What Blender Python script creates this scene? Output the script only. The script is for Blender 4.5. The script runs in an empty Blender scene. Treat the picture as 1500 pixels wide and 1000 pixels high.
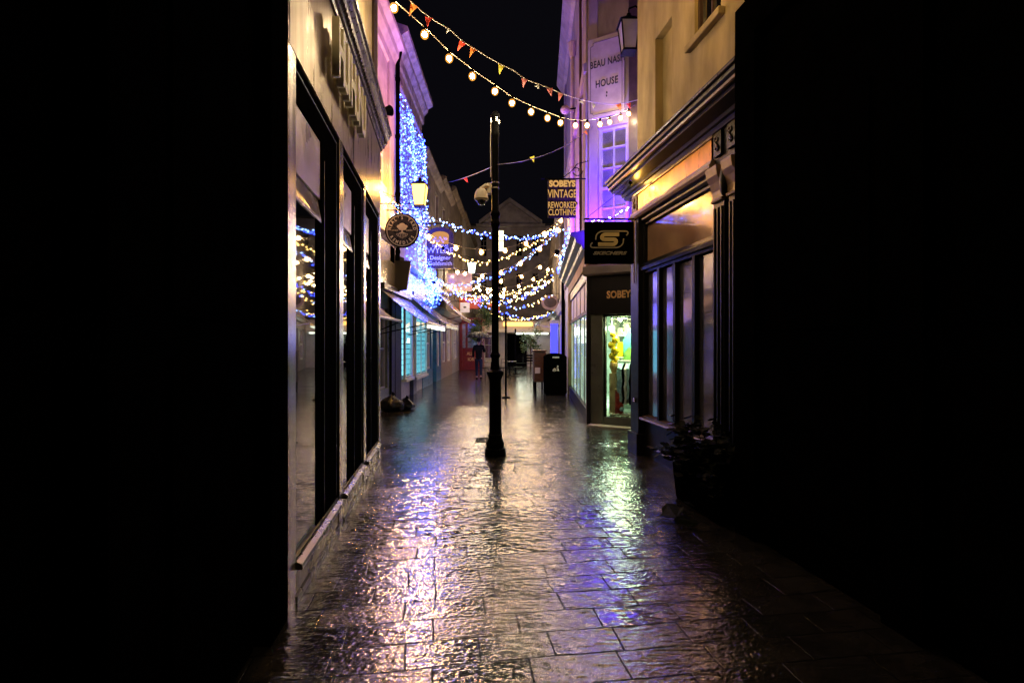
import bpy, bmesh, math, random
from mathutils import Vector, Matrix
random.seed(7)
PI = math.pi
scene = bpy.context.scene
COL = scene.collection
H = 1.55                                   # eye height

def at(px, py, Y):                         # a point at depth Y seen at (px, py) of the 1500 px photograph
    return Vector(((px - 750) / 750 * Y, Y, H - (py - 503) / 750 * Y))

# ------------------------------------------------------------------ materials
def newmat(name):
    m = bpy.data.materials.new(name); m.use_nodes = True
    nt = m.node_tree; nt.nodes.clear()
    out = nt.nodes.new('ShaderNodeOutputMaterial')
    return m, nt, out

def ramp(nt, fac, stops):
    r = nt.nodes.new('ShaderNodeValToRGB')
    while len(r.color_ramp.elements) < len(stops): r.color_ramp.elements.new(0.5)
    for e, (p, c) in zip(r.color_ramp.elements, stops):
        e.position = p; e.color = (c[0], c[1], c[2], 1) if not isinstance(c, (int, float)) else (c, c, c, 1)
    nt.links.new(fac, r.inputs[0]); return r

def coords(nt, scale=(1, 1, 1), rot=(0, 0, 0)):
    t = nt.nodes.new('ShaderNodeNewGeometry'); mp = nt.nodes.new('ShaderNodeMapping')
    mp.inputs['Scale'].default_value = scale; mp.inputs['Rotation'].default_value = rot
    nt.links.new(t.outputs['Position'], mp.inputs['Vector']); return mp.outputs[0]

def noise(nt, vec, scale, detail=4, rough=0.55):
    n = nt.nodes.new('ShaderNodeTexNoise'); n.inputs['Scale'].default_value = scale
    n.inputs['Detail'].default_value = detail; n.inputs['Roughness'].default_value = rough
    nt.links.new(vec, n.inputs['Vector']); return n.outputs[0]

def mat(name, col, rough=0.5, metal=0.0, var=0.25, scale=6, stretch=(1, 1, 1), bump=0.0, bscale=40, rvar=0.12, coat=0.0, ior=1.5, dirt=None, spec=0.5):
    m, nt, out = newmat(name)
    b = nt.nodes.new('ShaderNodeBsdfPrincipled'); nt.links.new(b.outputs[0], out.inputs[0])
    v = coords(nt, stretch)
    n = noise(nt, v, scale, 5)
    lo = [c * (1 - var) for c in col]; hi = [min(1, c * (1 + var)) for c in col]
    if dirt: lo = dirt
    r = ramp(nt, n, [(0.32, lo), (0.68, hi)]); nt.links.new(r.outputs[0], b.inputs['Base Color'])
    r2 = ramp(nt, noise(nt, v, scale * 2.3, 4), [(0.3, max(0.02, rough - rvar)), (0.7, min(1, rough + rvar))])
    nt.links.new(r2.outputs[0], b.inputs['Roughness'])
    b.inputs['Metallic'].default_value = metal; b.inputs['IOR'].default_value = ior
    b.inputs['Coat Weight'].default_value = coat; b.inputs['Specular IOR Level'].default_value = spec
    if bump > 0:
        bp = nt.nodes.new('ShaderNodeBump'); bp.inputs['Strength'].default_value = 1; bp.inputs['Distance'].default_value = bump
        nt.links.new(noise(nt, v, bscale, 5), bp.inputs['Height']); nt.links.new(bp.outputs[0], b.inputs['Normal'])
    return m

def emat(name, col, strength, sampling=True):
    m, nt, out = newmat(name)
    e = nt.nodes.new('ShaderNodeEmission'); e.inputs[0].default_value = (*col, 1); e.inputs[1].default_value = strength
    nt.links.new(e.outputs[0], out.inputs[0])
    if not sampling: m.cycles.emission_sampling = 'NONE'
    return m

def glassmat(name, tint=(0.9, 0.95, 0.93), rough=0.01, ior=1.7):
    m, nt, out = newmat(name)
    t = nt.nodes.new('ShaderNodeBsdfTransparent'); t.inputs[0].default_value = (*tint, 1)
    g = nt.nodes.new('ShaderNodeBsdfGlossy'); g.inputs['Roughness'].default_value = rough
    f = nt.nodes.new('ShaderNodeFresnel'); f.inputs[0].default_value = ior
    ge = nt.nodes.new('ShaderNodeNewGeometry'); mi = nt.nodes.new('ShaderNodeMix'); mi.data_type = 'FLOAT'
    mi.inputs[2].default_value = ior; mi.inputs[3].default_value = 1/ior
    nt.links.new(ge.outputs['Backfacing'], mi.inputs[0]); nt.links.new(mi.outputs[0], f.inputs[0])
    mx = nt.nodes.new('ShaderNodeMixShader')
    nt.links.new(f.outputs[0], mx.inputs[0]); nt.links.new(t.outputs[0], mx.inputs[1]); nt.links.new(g.outputs[0], mx.inputs[2])
    nt.links.new(mx.outputs[0], out.inputs[0]); return m

def globemat(name, col, st):
    m, nt, out = newmat(name)
    t = nt.nodes.new('ShaderNodeBsdfTransparent'); e = nt.nodes.new('ShaderNodeEmission')
    e.inputs[0].default_value = (*col, 1); e.inputs[1].default_value = st
    mx = nt.nodes.new('ShaderNodeMixShader'); mx.inputs[0].default_value = 0.24
    nt.links.new(t.outputs[0], mx.inputs[1]); nt.links.new(e.outputs[0], mx.inputs[2]); nt.links.new(mx.outputs[0], out.inputs[0])
    m.cycles.emission_sampling = 'NONE'; return m

def frosted(name):
    m = mat(name, (.30, .36, .30), .12, 0, .3, 2.0, coat=.5); nt = m.node_tree
    b = [n for n in nt.nodes if n.type == 'BSDF_PRINCIPLED'][0]
    r = ramp(nt, noise(nt, coords(nt, (1, 1.2, 1)), 1.7, 4), [(0.35, (.10, .20, .14)), (0.65, (.52, .78, .55))])
    nt.links.new(r.outputs[0], b.inputs['Emission Color']); b.inputs['Emission Strength'].default_value = .42
    return m

def paving():
    m, nt, out = newmat('wet_stone_paving'); L = nt.links.new
    b = nt.nodes.new('ShaderNodeBsdfPrincipled'); L(b.outputs[0], out.inputs[0])
    v = coords(nt, (1, 1, 1), (0, 0, math.radians(-8)))
    # gently wobbled coordinates so joints are not ruler straight
    wn = nt.nodes.new('ShaderNodeTexNoise'); wn.inputs['Scale'].default_value = 1.3; L(v, wn.inputs['Vector'])
    wob = nt.nodes.new('ShaderNodeVectorMath'); wob.operation = 'SCALE'; wob.inputs['Scale'].default_value = 0.07; L(wn.outputs['Color'], wob.inputs[0])
    add = nt.nodes.new('ShaderNodeVectorMath'); L(v, add.inputs[0]); L(wob.outputs[0], add.inputs[1])
    br = nt.nodes.new('ShaderNodeTexBrick'); L(add.outputs[0], br.inputs['Vector'])
    br.inputs['Color1'].default_value = (0, 0, 0, 1); br.inputs['Color2'].default_value = (1, 1, 1, 1); br.inputs['Mortar'].default_value = (0.5, 0.5, 0.5, 1)
    br.inputs['Scale'].default_value = 1; br.inputs['Mortar Size'].default_value = 0.0065; br.inputs['Mortar Smooth'].default_value = 0.6
    br.inputs['Brick Width'].default_value = 0.46; br.inputs['Row Height'].default_value = 0.21; br.offset = 0.37; br.squash = 0.8; br.squash_frequency = 3
    # stone relief
    n1 = noise(nt, coords(nt, (7, 20, 1), (0, 0, math.radians(4))), 1.0, 6, 0.6)
    n2 = noise(nt, coords(nt, (1, 1, 1)), 34, 5, 0.65)
    n3 = noise(nt, coords(nt, (1, 1.6, 1)), 3.2, 3, 0.5)
    n4 = noise(nt, coords(nt, (24, 60, 1)), 1.0, 4, 0.6)
    def mul(a, k):
        q = nt.nodes.new('ShaderNodeMath'); q.operation = 'MULTIPLY'; L(a, q.inputs[0])
        if isinstance(k, (int, float)): q.inputs[1].default_value = k
        else: L(k, q.inputs[1])
        return q.outputs[0]
    def addm(a, c):
        q = nt.nodes.new('ShaderNodeMath'); L(a, q.inputs[0]); L(c, q.inputs[1]); return q.outputs[0]
    big = ramp(nt, noise(nt, coords(nt, (1, 1, 1)), 0.55, 2), [(0.42, 0.25), (0.6, 1.0)]).outputs[0]
    perb = ramp(nt, br.outputs['Color'], [(0.0, 0.35), (1.0, 1.0)]).outputs[0]
    h = addm(addm(mul(mul(n1, 0.0105), perb), mul(mul(n2, 0.0042), big)), addm(mul(n3, 0.010), mul(n4, 0.0022)))
    joint = mul(br.outputs['Fac'], -0.0015)
    h = addm(mul(h, 0.45), joint)
    bp = nt.nodes.new('ShaderNodeBump'); bp.inputs['Strength'].default_value = 1.0; bp.inputs['Distance'].default_value = 1.0
    L(h, bp.inputs['Height']); L(bp.outputs[0], b.inputs['Normal'])
    c = ramp(nt, noise(nt, coords(nt), 5, 5), [(0.3, (0.012, 0.011, 0.011)), (0.7, (0.034, 0.031, 0.03))])
    mixj = nt.nodes.new('ShaderNodeMix'); mixj.data_type = 'RGBA'
    L(br.outputs['Fac'], mixj.inputs[0]); L(c.outputs[0], mixj.inputs[6]); mixj.inputs[7].default_value = (0.006, 0.0055, 0.005, 1)
    L(mixj.outputs[2], b.inputs['Base Color'])
    rr = ramp(nt, noise(nt, coords(nt), 2.1, 5), [(0.35, 0.05), (0.7, 0.15)])
    mr = nt.nodes.new('ShaderNodeMix'); mr.data_type = 'FLOAT'; L(br.outputs['Fac'], mr.inputs[0]); pr_ = nt.nodes.new('ShaderNodeMath'); pr_.operation = 'MULTIPLY_ADD'; L(br.outputs['Color'], pr_.inputs[0]); pr_.inputs[1].default_value = 0.11; L(rr.outputs[0], pr_.inputs[2]); L(pr_.outputs[0], mr.inputs[2]); mr.inputs[3].default_value = 0.25
    L(mr.outputs[0], b.inputs['Roughness'])
    sp_ = ramp(nt, br.outputs['Fac'], [(0.0, 0.5), (0.7, 0.02)]); L(sp_.outputs[0], b.inputs['Specular IOR Level'])
    b.inputs['IOR'].default_value = 3.5
    return m

M = {}
M['pave'] = paving()
M['gold'] = mat('brushed_gold_cladding', (0.32, 0.27, 0.19), 0.34, 0.9, 0.15, 2, (3, 3, 0.25), 0.0, 30, 0.10)
M['silver'] = mat('satin_metal_cladding', (0.50, 0.46, 0.42), 0.22, 0.9, 0.10, 2, (4, 4, 0.2), 0.0, 30, 0.05)
M['dull'] = mat('dull_aluminium_sill', (0.16, 0.15, 0.15), 0.3, 0.85, 0.15, 3)
M['bronze'] = mat('weathered_dark_cornice', (0.07, 0.05, 0.042), 0.34, 0.2, 0.6, 14, (1, 1, 1), 0.003, 20, 0.15)
M['cream_letter'] = mat('cream_letter_paint', (0.85, 0.78, 0.55), 0.5, 0, 0.1)
M['black'] = mat('black_gloss_paint', (0.008, 0.008, 0.009), 0.42, 0, 0.3, 5, rvar=.04, ior=1.35)
M['blacksat'] = mat('black_satin_paint', (0.004, 0.004, 0.0045), 0.5, 0, 0.3, 5, rvar=.03, spec=0.0)
M['blackmatt'] = mat('black_matt_paint', (0.0016, 0.0016, 0.0018), 0.7, 0, 0.3, spec=0.0)
M['darkened'] = mat('darkened_black_stone', (0.0015, 0.0014, 0.0014), 0.95, 0, 0.4, 3, spec=0)  # near-black colour keeps the side walls dark as if unlit
M['iron'] = mat('cast_iron_paint', (0.003, 0.003, 0.0034), 0.5, 0.0, 0.3, 20, spec=0.02)
M['panel'] = mat('pale_satin_panel', (0.62, 0.52, 0.51), 0.36, 0.35, 0.06, 1.2)
M['transom'] = mat('pale_lacquered_rail', (0.50, 0.44, 0.42), 0.25, 0.4, 0.08, 2)
M['marble'] = mat('veined_stone_riser', (0.22, 0.19, 0.17), 0.22, 0, 0.75, 7, (1, 1, 1), rvar=0.05)
M['dglass'] = mat('dark_window_glass', (0.006, 0.006, 0.008), 0.015, 0, 0.1, rvar=0.0, ior=2.1, coat=0.6)
M['dglass2'] = mat('hazy_window_glass', (0.46, 0.45, 0.58), 0.11, 0.8, 0.3, 2.5, bump=0.0012, bscale=2.2, rvar=0.02, ior=3.2, coat=0.8)
M['upglass'] = mat('brown_backed_glass', (0.34, 0.20, 0.13), 0.10, 0, 0.12, 2.5, rvar=0.03, ior=2.0, coat=0.6)
M['glass'] = glassmat('clear_shop_glass', ior=1.45)
M['ochre'] = mat('ochre_render', (0.42, 0.32, 0.17), 0.85, 0, 0.22, 3, bump=0.003, bscale=14, dirt=(0.27, 0.20, 0.11))
M['cream'] = mat('cream_limewash_render', (0.42, 0.325, 0.16), 0.9, 0, 0.10, 3.4, (1,1,.35), bump=0.004, bscale=10, dirt=(0.25, 0.19, 0.095))
M['pink'] = mat('pale_bath_stone', (0.50, 0.40, 0.38), 0.8, 0, 0.14, 2.4, bump=0.004, bscale=16, dirt=(0.36, 0.28, 0.27))
M['mauve'] = mat('mauve_stained_stone', (0.30, 0.235, 0.24), 0.85, 0, 0.14, 3.0, (1, 1, .4), bump=0.004, bscale=16, dirt=(0.20, 0.155, 0.16))
M['pinkdark'] = mat('stained_cornice_stone', (0.30, 0.24, 0.23), 0.8, 0, 0.5, 5, bump=0.008, bscale=16)
M['stone'] = mat('dark_weathered_stone', (0.16, 0.125, 0.10), 0.8, 0, 0.4, 2.2, bump=0.006, bscale=12)
M['stone2'] = mat('grey_weathered_stone', (0.36, 0.33, 0.33), 0.8, 0, 0.3, 1.6, bump=0.006, bscale=12)
M['lav'] = mat('pale_painted_wall', (0.52, 0.48, 0.50), 0.6, 0, 0.12, 2.5)
M['slate'] = mat('wet_slate', (0.03, 0.03, 0.035), 0.35, 0, 0.4, 6, bump=0.006, bscale=9)
M['white'] = mat('white_gloss_paint', (0.62, 0.60, 0.60), 0.35, 0, 0.06)
M['brownpaint'] = mat('dark_brown_paint', (0.06, 0.035, 0.03), 0.45, 0, 0.3)
M['timber'] = mat('honey_varnished_fascia', (0.70, 0.33, 0.05), 0.34, 0.35, 0.30, 6, (1, 1, 0.35), 0.001, 20, 0.1)
M['capstone'] = mat('tan_console_paint', (0.30, 0.19, 0.12), 0.4, 0, 0.25, 8)
M['frost'] = mat('grey_green_panel', (0.12, 0.13, 0.11), 0.35, 0, 0.2, 3)
M['beam'] = mat('galvanised_strip', (0.22, 0.19, 0.17), 0.4, 0.3, 0.2, 3)
M['awning'] = mat('wet_awning_canvas', (0.36, 0.32, 0.31), 0.16, 0, 0.12, 5, bump=0.004, bscale=5, coat=0.7)
M['awning2'] = mat('rose_awning_canvas', (0.46, 0.30, 0.27), 0.2, 0, 0.2, 4, bump=0.004, bscale=5, coat=0.6)
M['awning3'] = mat('olive_awning_canvas', (0.12, 0.13, 0.10), 0.3, 0, 0.2, 4, coat=0.4)
M['bluepaint'] = mat('deep_blue_paint', (0.02, 0.12, 0.26), 0.35, 0, 0.2)
M['tealpaint'] = mat('navy_panel_paint', (0.03, 0.035, 0.06), 0.35, 0, 0.2)
M['greypaint'] = mat('lilac_grey_paint', (0.32, 0.30, 0.34), 0.4, 0, 0.12)
M['rosepaint'] = mat('dusty_rose_paint', (0.32, 0.22, 0.20), 0.45, 0, 0.15)
M['redpaint'] = mat('crimson_paint', (0.17, 0.005, 0.006), 0.35, 0, 0.2)
M['darkboard'] = mat('dark_brown_signboard', (0.012, 0.006, 0.005), 0.6, 0, 0.3, spec=0.05)
M['orange'] = mat('orange_red_sign', (0.65, 0.09, 0.02), 0.4, 0, 0.1)
M['gilt'] = mat('gilt_lettering', (0.80, 0.50, 0.20), 0.4, 0.2, 0.15)
M['tanletter'] = emat('emissive_gold_lettering', (1.0, 0.52, 0.16), 0.30)  # letters carry their own amber emission
M['whiteletter'] = mat('white_lettering', (0.75, 0.74, 0.74), 0.5, 0, 0.05)
M['greyletter'] = mat('silver_grey_lettering', (0.30, 0.30, 0.31), 0.45, 0, 0.1)
M['logo_gold'] = mat('muted_gold_logo', (0.50, 0.45, 0.30), 0.45, 0, 0.1)
M['darkletter'] = mat('near_black_lettering', (0.03, 0.025, 0.03), 0.6, 0, 0.1)
M['purpleboard'] = mat('violet_signboard', (0.035, 0.014, 0.018), 0.35, 0, 0.15)
M['paleboard'] = mat('straw_signboard', (0.62, 0.46, 0.30), 0.5, 0, 0.1)
M['navysign'] = mat('midnight_signboard', (0.012, 0.014, 0.035), 0.3, 0, 0.1)
M['cctv'] = mat('beige_camera_housing', (0.70, 0.62, 0.52), 0.4, 0, 0.1)
M['steel'] = mat('steel', (0.5, 0.5, 0.5), 0.25, 1, 0.1)
M['pipe'] = mat('lilac_painted_pipe', (0.42, 0.34, 0.40), 0.4, 0, 0.1)
M['cord'] = mat('pale_cord', (0.55, 0.50, 0.42), 0.7, 0, 0.1)
M['wire'] = mat('tan_cable', (0.30, 0.24, 0.16), 0.6, 0, 0.1)
M['flagred'] = mat('red_bunting_cloth', (0.75, 0.05, 0.02), 0.8, 0, 0.15)
M['flagorange'] = mat('orange_bunting_cloth', (0.85, 0.22, 0.03), 0.8, 0, 0.15)
M['flagyellow'] = mat('yellow_bunting_cloth', (0.75, 0.65, 0.08), 0.8, 0, 0.15)
M['flagpink'] = mat('pink_bunting_cloth', (0.65, 0.20, 0.20), 0.8, 0, 0.15)
M['flagwhite'] = mat('white_bunting_cloth', (0.7, 0.7, 0.65), 0.8, 0, 0.1)
M['leaf'] = mat('dark_leaf', (0.004, 0.006, 0.003), 0.7, 0, 0.5, 30, spec=.06)
M['leafgreen'] = mat('green_leaf', (0.05, 0.09, 0.03), 0.5, 0, 0.5, 20)
M['bag'] = mat('black_refuse_plastic', (0.004, 0.004, 0.005), 0.35, 0, 0.2, 8, spec=.25, bump=0.02, bscale=14)
M['wood'] = mat('reddish_brown_wood', (0.10, 0.045, 0.03), 0.4, 0, 0.4, 8, (1, 1, 5))
M['jacket'] = mat('black_jacket', (0.004, 0.004, 0.006), 0.8, spec=.1)
M['jeans'] = mat('dark_blue_jeans', (0.012, 0.018, 0.04), 0.85, spec=.1)
M['skin'] = mat('skin', (0.42, 0.25, 0.18), 0.55)
M['hair'] = mat('dark_hair', (0.02, 0.014, 0.01), 0.6)
M['umb'] = mat('wet_umbrella_nylon', (0.012, 0.010, 0.018), 0.4, spec=.4)
M['denim'] = mat('pale_denim', (0.30, 0.48, 0.58), 0.8, 0, 0.3, 20)
M['teal'] = mat('turquoise_cloth', (0.05, 0.42, 0.32), 0.7, 0, 0.3, 7)
M['green'] = mat('olive_green_paint', (0.14, 0.30, 0.06), 0.7, 0, 0.5, 9)
M['yellow'] = mat('yellow_balloon', (0.75, 0.52, 0.02), 0.25, 0, 0.2)
M['fluff'] = mat('white_fleece', (0.6, 0.62, 0.5), 0.9, 0, 0.2, bump=0.01, bscale=40)
M['tancard'] = mat('tan_plinth', (0.50, 0.38, 0.20), 0.7, 0, 0.3, 7)
M['reddrum'] = mat('red_tin', (0.45, 0.05, 0.03), 0.35, 0, 0.5, 14, dirt=(0.20, 0.02, 0.02))
M['shopin'] = mat('shop_interior_paint', (0.34, 0.38, 0.30), 0.8, 0, 0.3, 4)
# lights
M['warm'] = emat('festoon_filament_glow', (1.0, 0.76, 0.44), 190)
M['globe'] = globemat('frosted_globe_glow', (1.0, 0.40, 0.05), 1.3)
M['globefar'] = globemat('far_frosted_globe_glow', (1.0, 0.45, 0.08), 1.7)
M['warmfar'] = emat('far_festoon_bulb_glow', (1.0, 0.68, 0.34), 130)
M['fairyblue'] = emat('blue_fairy_glow', (0.02, 0.045, 1.0), 14)
M['fairyice'] = emat('ice_fairy_glow', (0.22, 0.42, 1.0), 9)
M['fairywarm'] = emat('yellow_fairy_glow', (1.0, 0.58, 0.14), 11)
M['fairypink'] = emat('lilac_fairy_glow', (0.8, 0.5, 1.0), 20)
M['lantern'] = emat('lantern_glass_glow', (1.0, 0.52, 0.12), 2.0)
M['lanternw'] = emat('white_lantern_glow', (0.85, 1.0, 0.8), 6)
M['tube'] = emat('shop_tube_glow', (0.92, 1.0, 0.75), 2)
M['cyan'] = emat('cyan_lit_blind', (0.16, 0.55, 0.72), 1.0)
M['greenlit'] = emat('pale_green_lit_room', (0.42, 0.72, 0.50), 0.45)
M['litwin'] = emat('lit_window_glow', (0.95, 0.85, 0.45), 1.6)
M['blueled'] = emat('blue_led_column_glow', (0.02, 0.02, 1.0), 3.0)
M['orangelit'] = emat('orange_lit_band', (1.0, 0.5, 0.12), 1.4)

# ------------------------------------------------------------------ mesh helpers
class MB:
    def __init__(s): s.v = []; s.f = []; s.mi = []
    def quad(s, a, b, c, d):
        k = len(s.v); s.v += [Vector(p) for p in (a, b, c, d)]; s.f.append((k, k+1, k+2, k+3)); return s
    def hexa(s, p):                        # 8 corners: bottom 4 (ccw), top 4
        k = len(s.v); s.v += [Vector(q) for q in p]
        for f in ((0,3,2,1), (4,5,6,7), (0,1,5,4), (1,2,6,5), (2,3,7,6), (3,0,4,7)): s.f.append(tuple(k+i for i in f))
        return s
    def box(s, x0, x1, y0, y1, z0, z1):
        return s.hexa([(x0,y0,z0),(x1,y0,z0),(x1,y1,z0),(x0,y1,z0),(x0,y0,z1),(x1,y0,z1),(x1,y1,z1),(x0,y1,z1)])
    def fbox(s, F, s0, s1, n0, n1, z0, z1):  # box in the frame of a facade
        return s.hexa([F(s0,n0,z0),F(s1,n0,z0),F(s1,n1,z0),F(s0,n1,z0),F(s0,n0,z1),F(s1,n0,z1),F(s1,n1,z1),F(s0,n1,z1)])
    def prism(s, loop0, loop1):
        k = len(s.v); n = len(loop0); s.v += [Vector(p) for p in loop0] + [Vector(p) for p in loop1]
        for i in range(n):
            j = (i+1) % n; s.f.append((k+i, k+j, k+n+j, k+n+i))
        s.f.append(tuple(range(k+n-1, k-1, -1))); s.f.append(tuple(range(k+n, k+2*n))); return s
    def profile(s, F, s0, s1, prof):       # prof: (n, z) closed loop swept along the facade
        return s.prism([F(s0, n, z) for n, z in prof], [F(s1, n, z) for n, z in prof])
    def tube(s, pts, r, seg=8, cap=True):
        pts = [Vector(p) for p in pts]; k = len(s.v); n = len(pts); up = None
        rr = r if isinstance(r, (list, tuple)) else [r]*n
        for i, p in enumerate(pts):
            d = (pts[min(i+1, n-1)] - pts[max(i-1, 0)]).normalized()
            if up is None: up = Vector((0,0,1)) if abs(d.z) < 0.9 else Vector((1,0,0))
            a = d.cross(up).normalized(); b = a.cross(d).normalized(); up = b
            for j in range(seg):
                t = 2*PI*j/seg; s.v.append(p + (a*math.cos(t) + b*math.sin(t))*rr[i])
        for i in range(n-1):
            for j in range(seg):
                q = (j+1) % seg; s.f.append((k+i*seg+j, k+i*seg+q, k+(i+1)*seg+q, k+(i+1)*seg+j))
        if cap:
            s.f.append(tuple(k+j for j in range(seg-1, -1, -1))); s.f.append(tuple(k+(n-1)*seg+j for j in range(seg)))
        return s
    def lathe(s, c, prof, seg=20):         # prof: (r, z) upward
        k = len(s.v); n = len(prof); c = Vector(c)
        for r, z in prof:
            for j in range(seg):
                t = 2*PI*j/seg; s.v.append(c + Vector((r*math.cos(t), r*math.sin(t), z)))
        for i in range(n-1):
            for j in range(seg):
                q = (j+1) % seg; s.f.append((k+i*seg+j, k+i*seg+q, k+(i+1)*seg+q, k+(i+1)*seg+j))
        s.f.append(tuple(k+j for j in range(seg-1, -1, -1))); s.f.append(tuple(k+(n-1)*seg+j for j in range(seg)))
        return s
    def ball(s, c, r, seg=10, rings=6, sc=(1,1,1)):
        prof = []
        c = Vector(c); k = len(s.v)
        s.v.append(c + Vector((0,0,-r*sc[2])))
        for i in range(1, rings):
            ph = -PI/2 + PI*i/rings
            for j in range(seg):
                t = 2*PI*j/seg; s.v.append(c + Vector((r*sc[0]*math.cos(ph)*math.cos(t), r*sc[1]*math.cos(ph)*math.sin(t), r*sc[2]*math.sin(ph))))
        s.v.append(c + Vector((0,0,r*sc[2]))); top = len(s.v)-1
        for j in range(seg):
            q = (j+1) % seg
            s.f.append((k, k+1+q, k+1+j)); s.f.append((top, top-seg+j, top-seg+q))
            for i in range(rings-2):
                a = k+1+i*seg; s.f.append((a+j, a+q, a+seg+q, a+seg+j))
        return s
    def octa(s, c, r):
        k = len(s.v); c = Vector(c)
        s.v += [c+Vector(d)*r for d in ((1,0,0),(-1,0,0),(0,1,0),(0,-1,0),(0,0,1.2),(0,0,-1.2))]
        for f in ((0,2,4),(2,1,4),(1,3,4),(3,0,4),(2,0,5),(1,2,5),(3,1,5),(0,3,5)): s.f.append(tuple(k+i for i in f))
        return s
    def build(s, name, m, parent=None, smooth=False, bevel=0, fix=True, loc=None):
        base = parent_world(parent) if parent is not None else (Vector(loc) if loc is not None else Vector((0,0,0)))
        me = bpy.data.meshes.new(name); me.from_pydata([tuple(v - base) for v in s.v], [], s.f)
        if fix:
            bm = bmesh.new(); bm.from_mesh(me); bmesh.ops.recalc_face_normals(bm, faces=bm.faces); bm.to_mesh(me); bm.free()
        if smooth:
            me.polygons.foreach_set('use_smooth', [True]*len(me.polygons))
            try: me.set_sharp_from_angle(angle=math.radians(40))
            except Exception: pass
        me.materials.append(M[m] if isinstance(m, str) else m)
        o = bpy.data.objects.new(name, me); COL.objects.link(o)
        if parent is not None: o.parent = parent
        else: o.location = base
        if bevel:
            b = o.modifiers.new('bevel', 'BEVEL'); b.width = bevel; b.segments = 2; b.limit_method = 'ANGLE'
        return o

def parent_world(p):
    v = Vector((0,0,0))
    while p is not None: v += p.location; p = p.parent
    return v

def tag(o, label=None, cat=None, group=None, kind=None):
    if label: o['label'] = label
    if cat: o['category'] = cat
    if group: o['group'] = group
    if kind: o['kind'] = kind
    return o

def thing(name, label, cat, loc, group=None):
    o = bpy.data.objects.new(name, None); COL.objects.link(o); o.location = Vector(loc); o.empty_display_size = 0.1
    return tag(o, label, cat, group)

def Bx(name, m, parent, F, *a, **k): return MB().fbox(F, *a).build(name, m, parent, **k)

# facade frames: s is world Y for street-side walls, n sticks out into the street
def fr(a, b, side): return lambda s, n, z: Vector((a + b*s + side*n, s, z))
L1 = fr(-0.895, -0.128, 1)
R1 = fr(2.75, -0.14, -1)
L2 = fr(-3.1, 0.0, 1)
R2 = fr(0.95, 0.052, -1)
def S1(s, n, z): return Vector((1.46 + .874*s - .486*n, 9.8 - .486*s - .874*n, z))
def front(Y): return lambda s, n, z: Vector((s, Y - n, z))      # a wall facing the camera

def wallgrid(mb, F, s0, s1, z0, z1, n0, n1, holes):
    ss = sorted({s0, s1, *[h[0] for h in holes], *[h[1] for h in holes]}); zs = sorted({z0, z1, *[h[2] for h in holes], *[h[3] for h in holes]})
    for i in range(len(ss)-1):
        for j in range(len(zs)-1):
            cs, cz = (ss[i]+ss[i+1])/2, (zs[j]+zs[j+1])/2
            if cs < s0 or cs > s1 or cz < z0 or cz > z1: continue
            if any(h[0] < cs < h[1] and h[2] < cz < h[3] for h in holes): continue
            mb.fbox(F, ss[i], ss[i+1], n0, n1, zs[j], zs[j+1])
    return mb

def sash(parent, F, s0, s1, z0, z1, n, cols=2, rows=4, fm='white', gm='dglass', t=0.04, mt=0.022, name='window'):
    w = MB()
    w.fbox(F, s0, s0+t, n-.06, n, z0, z1); w.fbox(F, s1-t, s1, n-.06, n, z0, z1)
    w.fbox(F, s0+t, s1-t, n-.06, n, z1-t, z1); w.fbox(F, s0+t, s1-t, n-.06, n, z0, z0+t)
    for i in range(1, cols):
        c = s0 + (s1-s0)*i/cols; w.fbox(F, c-mt/2, c+mt/2, n-.05, n-.012, z0+t, z1-t)
    for j in range(1, rows):
        c = z0 + (z1-z0)*j/rows; k = mt*1.8 if j*2 == rows else mt
        w.fbox(F, s0+t, s1-t, n-.052, n-.015, c-k/2, c+k/2)
    o = w.build(name, fm, parent)
    MB().fbox(F, s0+t*.5, s1-t*.5, n-.045, n-.035, z0+t*.5, z1-t*.5).build('pane', gm, o)
    return o

def text(parent, body, size, F=None, s=0, z=0, n=0, m='whiteletter', ext=0.006, bold=0.0, sx=1.0, flip=1, shear=0.0, name='lettering', align='CENTER', spacing=1.0, place=None, rot=0):
    c = bpy.data.curves.new('t', 'FONT'); c.body = body; c.size = size; c.extrude = ext; c.offset = bold; c.shear = shear
    c.align_x = align; c.align_y = 'CENTER'; c.space_character = spacing; c.resolution_u = 3
    o = bpy.data.objects.new('t', c); COL.objects.link(o)
    me = bpy.data.meshes.new_from_object(o.evaluated_get(bpy.context.evaluated_depsgraph_get()))
    COL.objects.unlink(o); bpy.data.objects.remove(o); bpy.data.curves.remove(c)
    base = parent_world(parent)
    cr, sr = math.cos(rot), math.sin(rot)
    for v in me.vertices:
        x, y, q = v.co; x *= sx
        x, y = x*cr - y*sr, x*sr + y*cr
        v.co = F(s + flip*x, n + q + ext, z + y) - base
    me.materials.clear(); me.materials.append(M[m]); me.name = name
    o = bpy.data.objects.new(name, me); COL.objects.link(o); o.parent = parent
    return o

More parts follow.
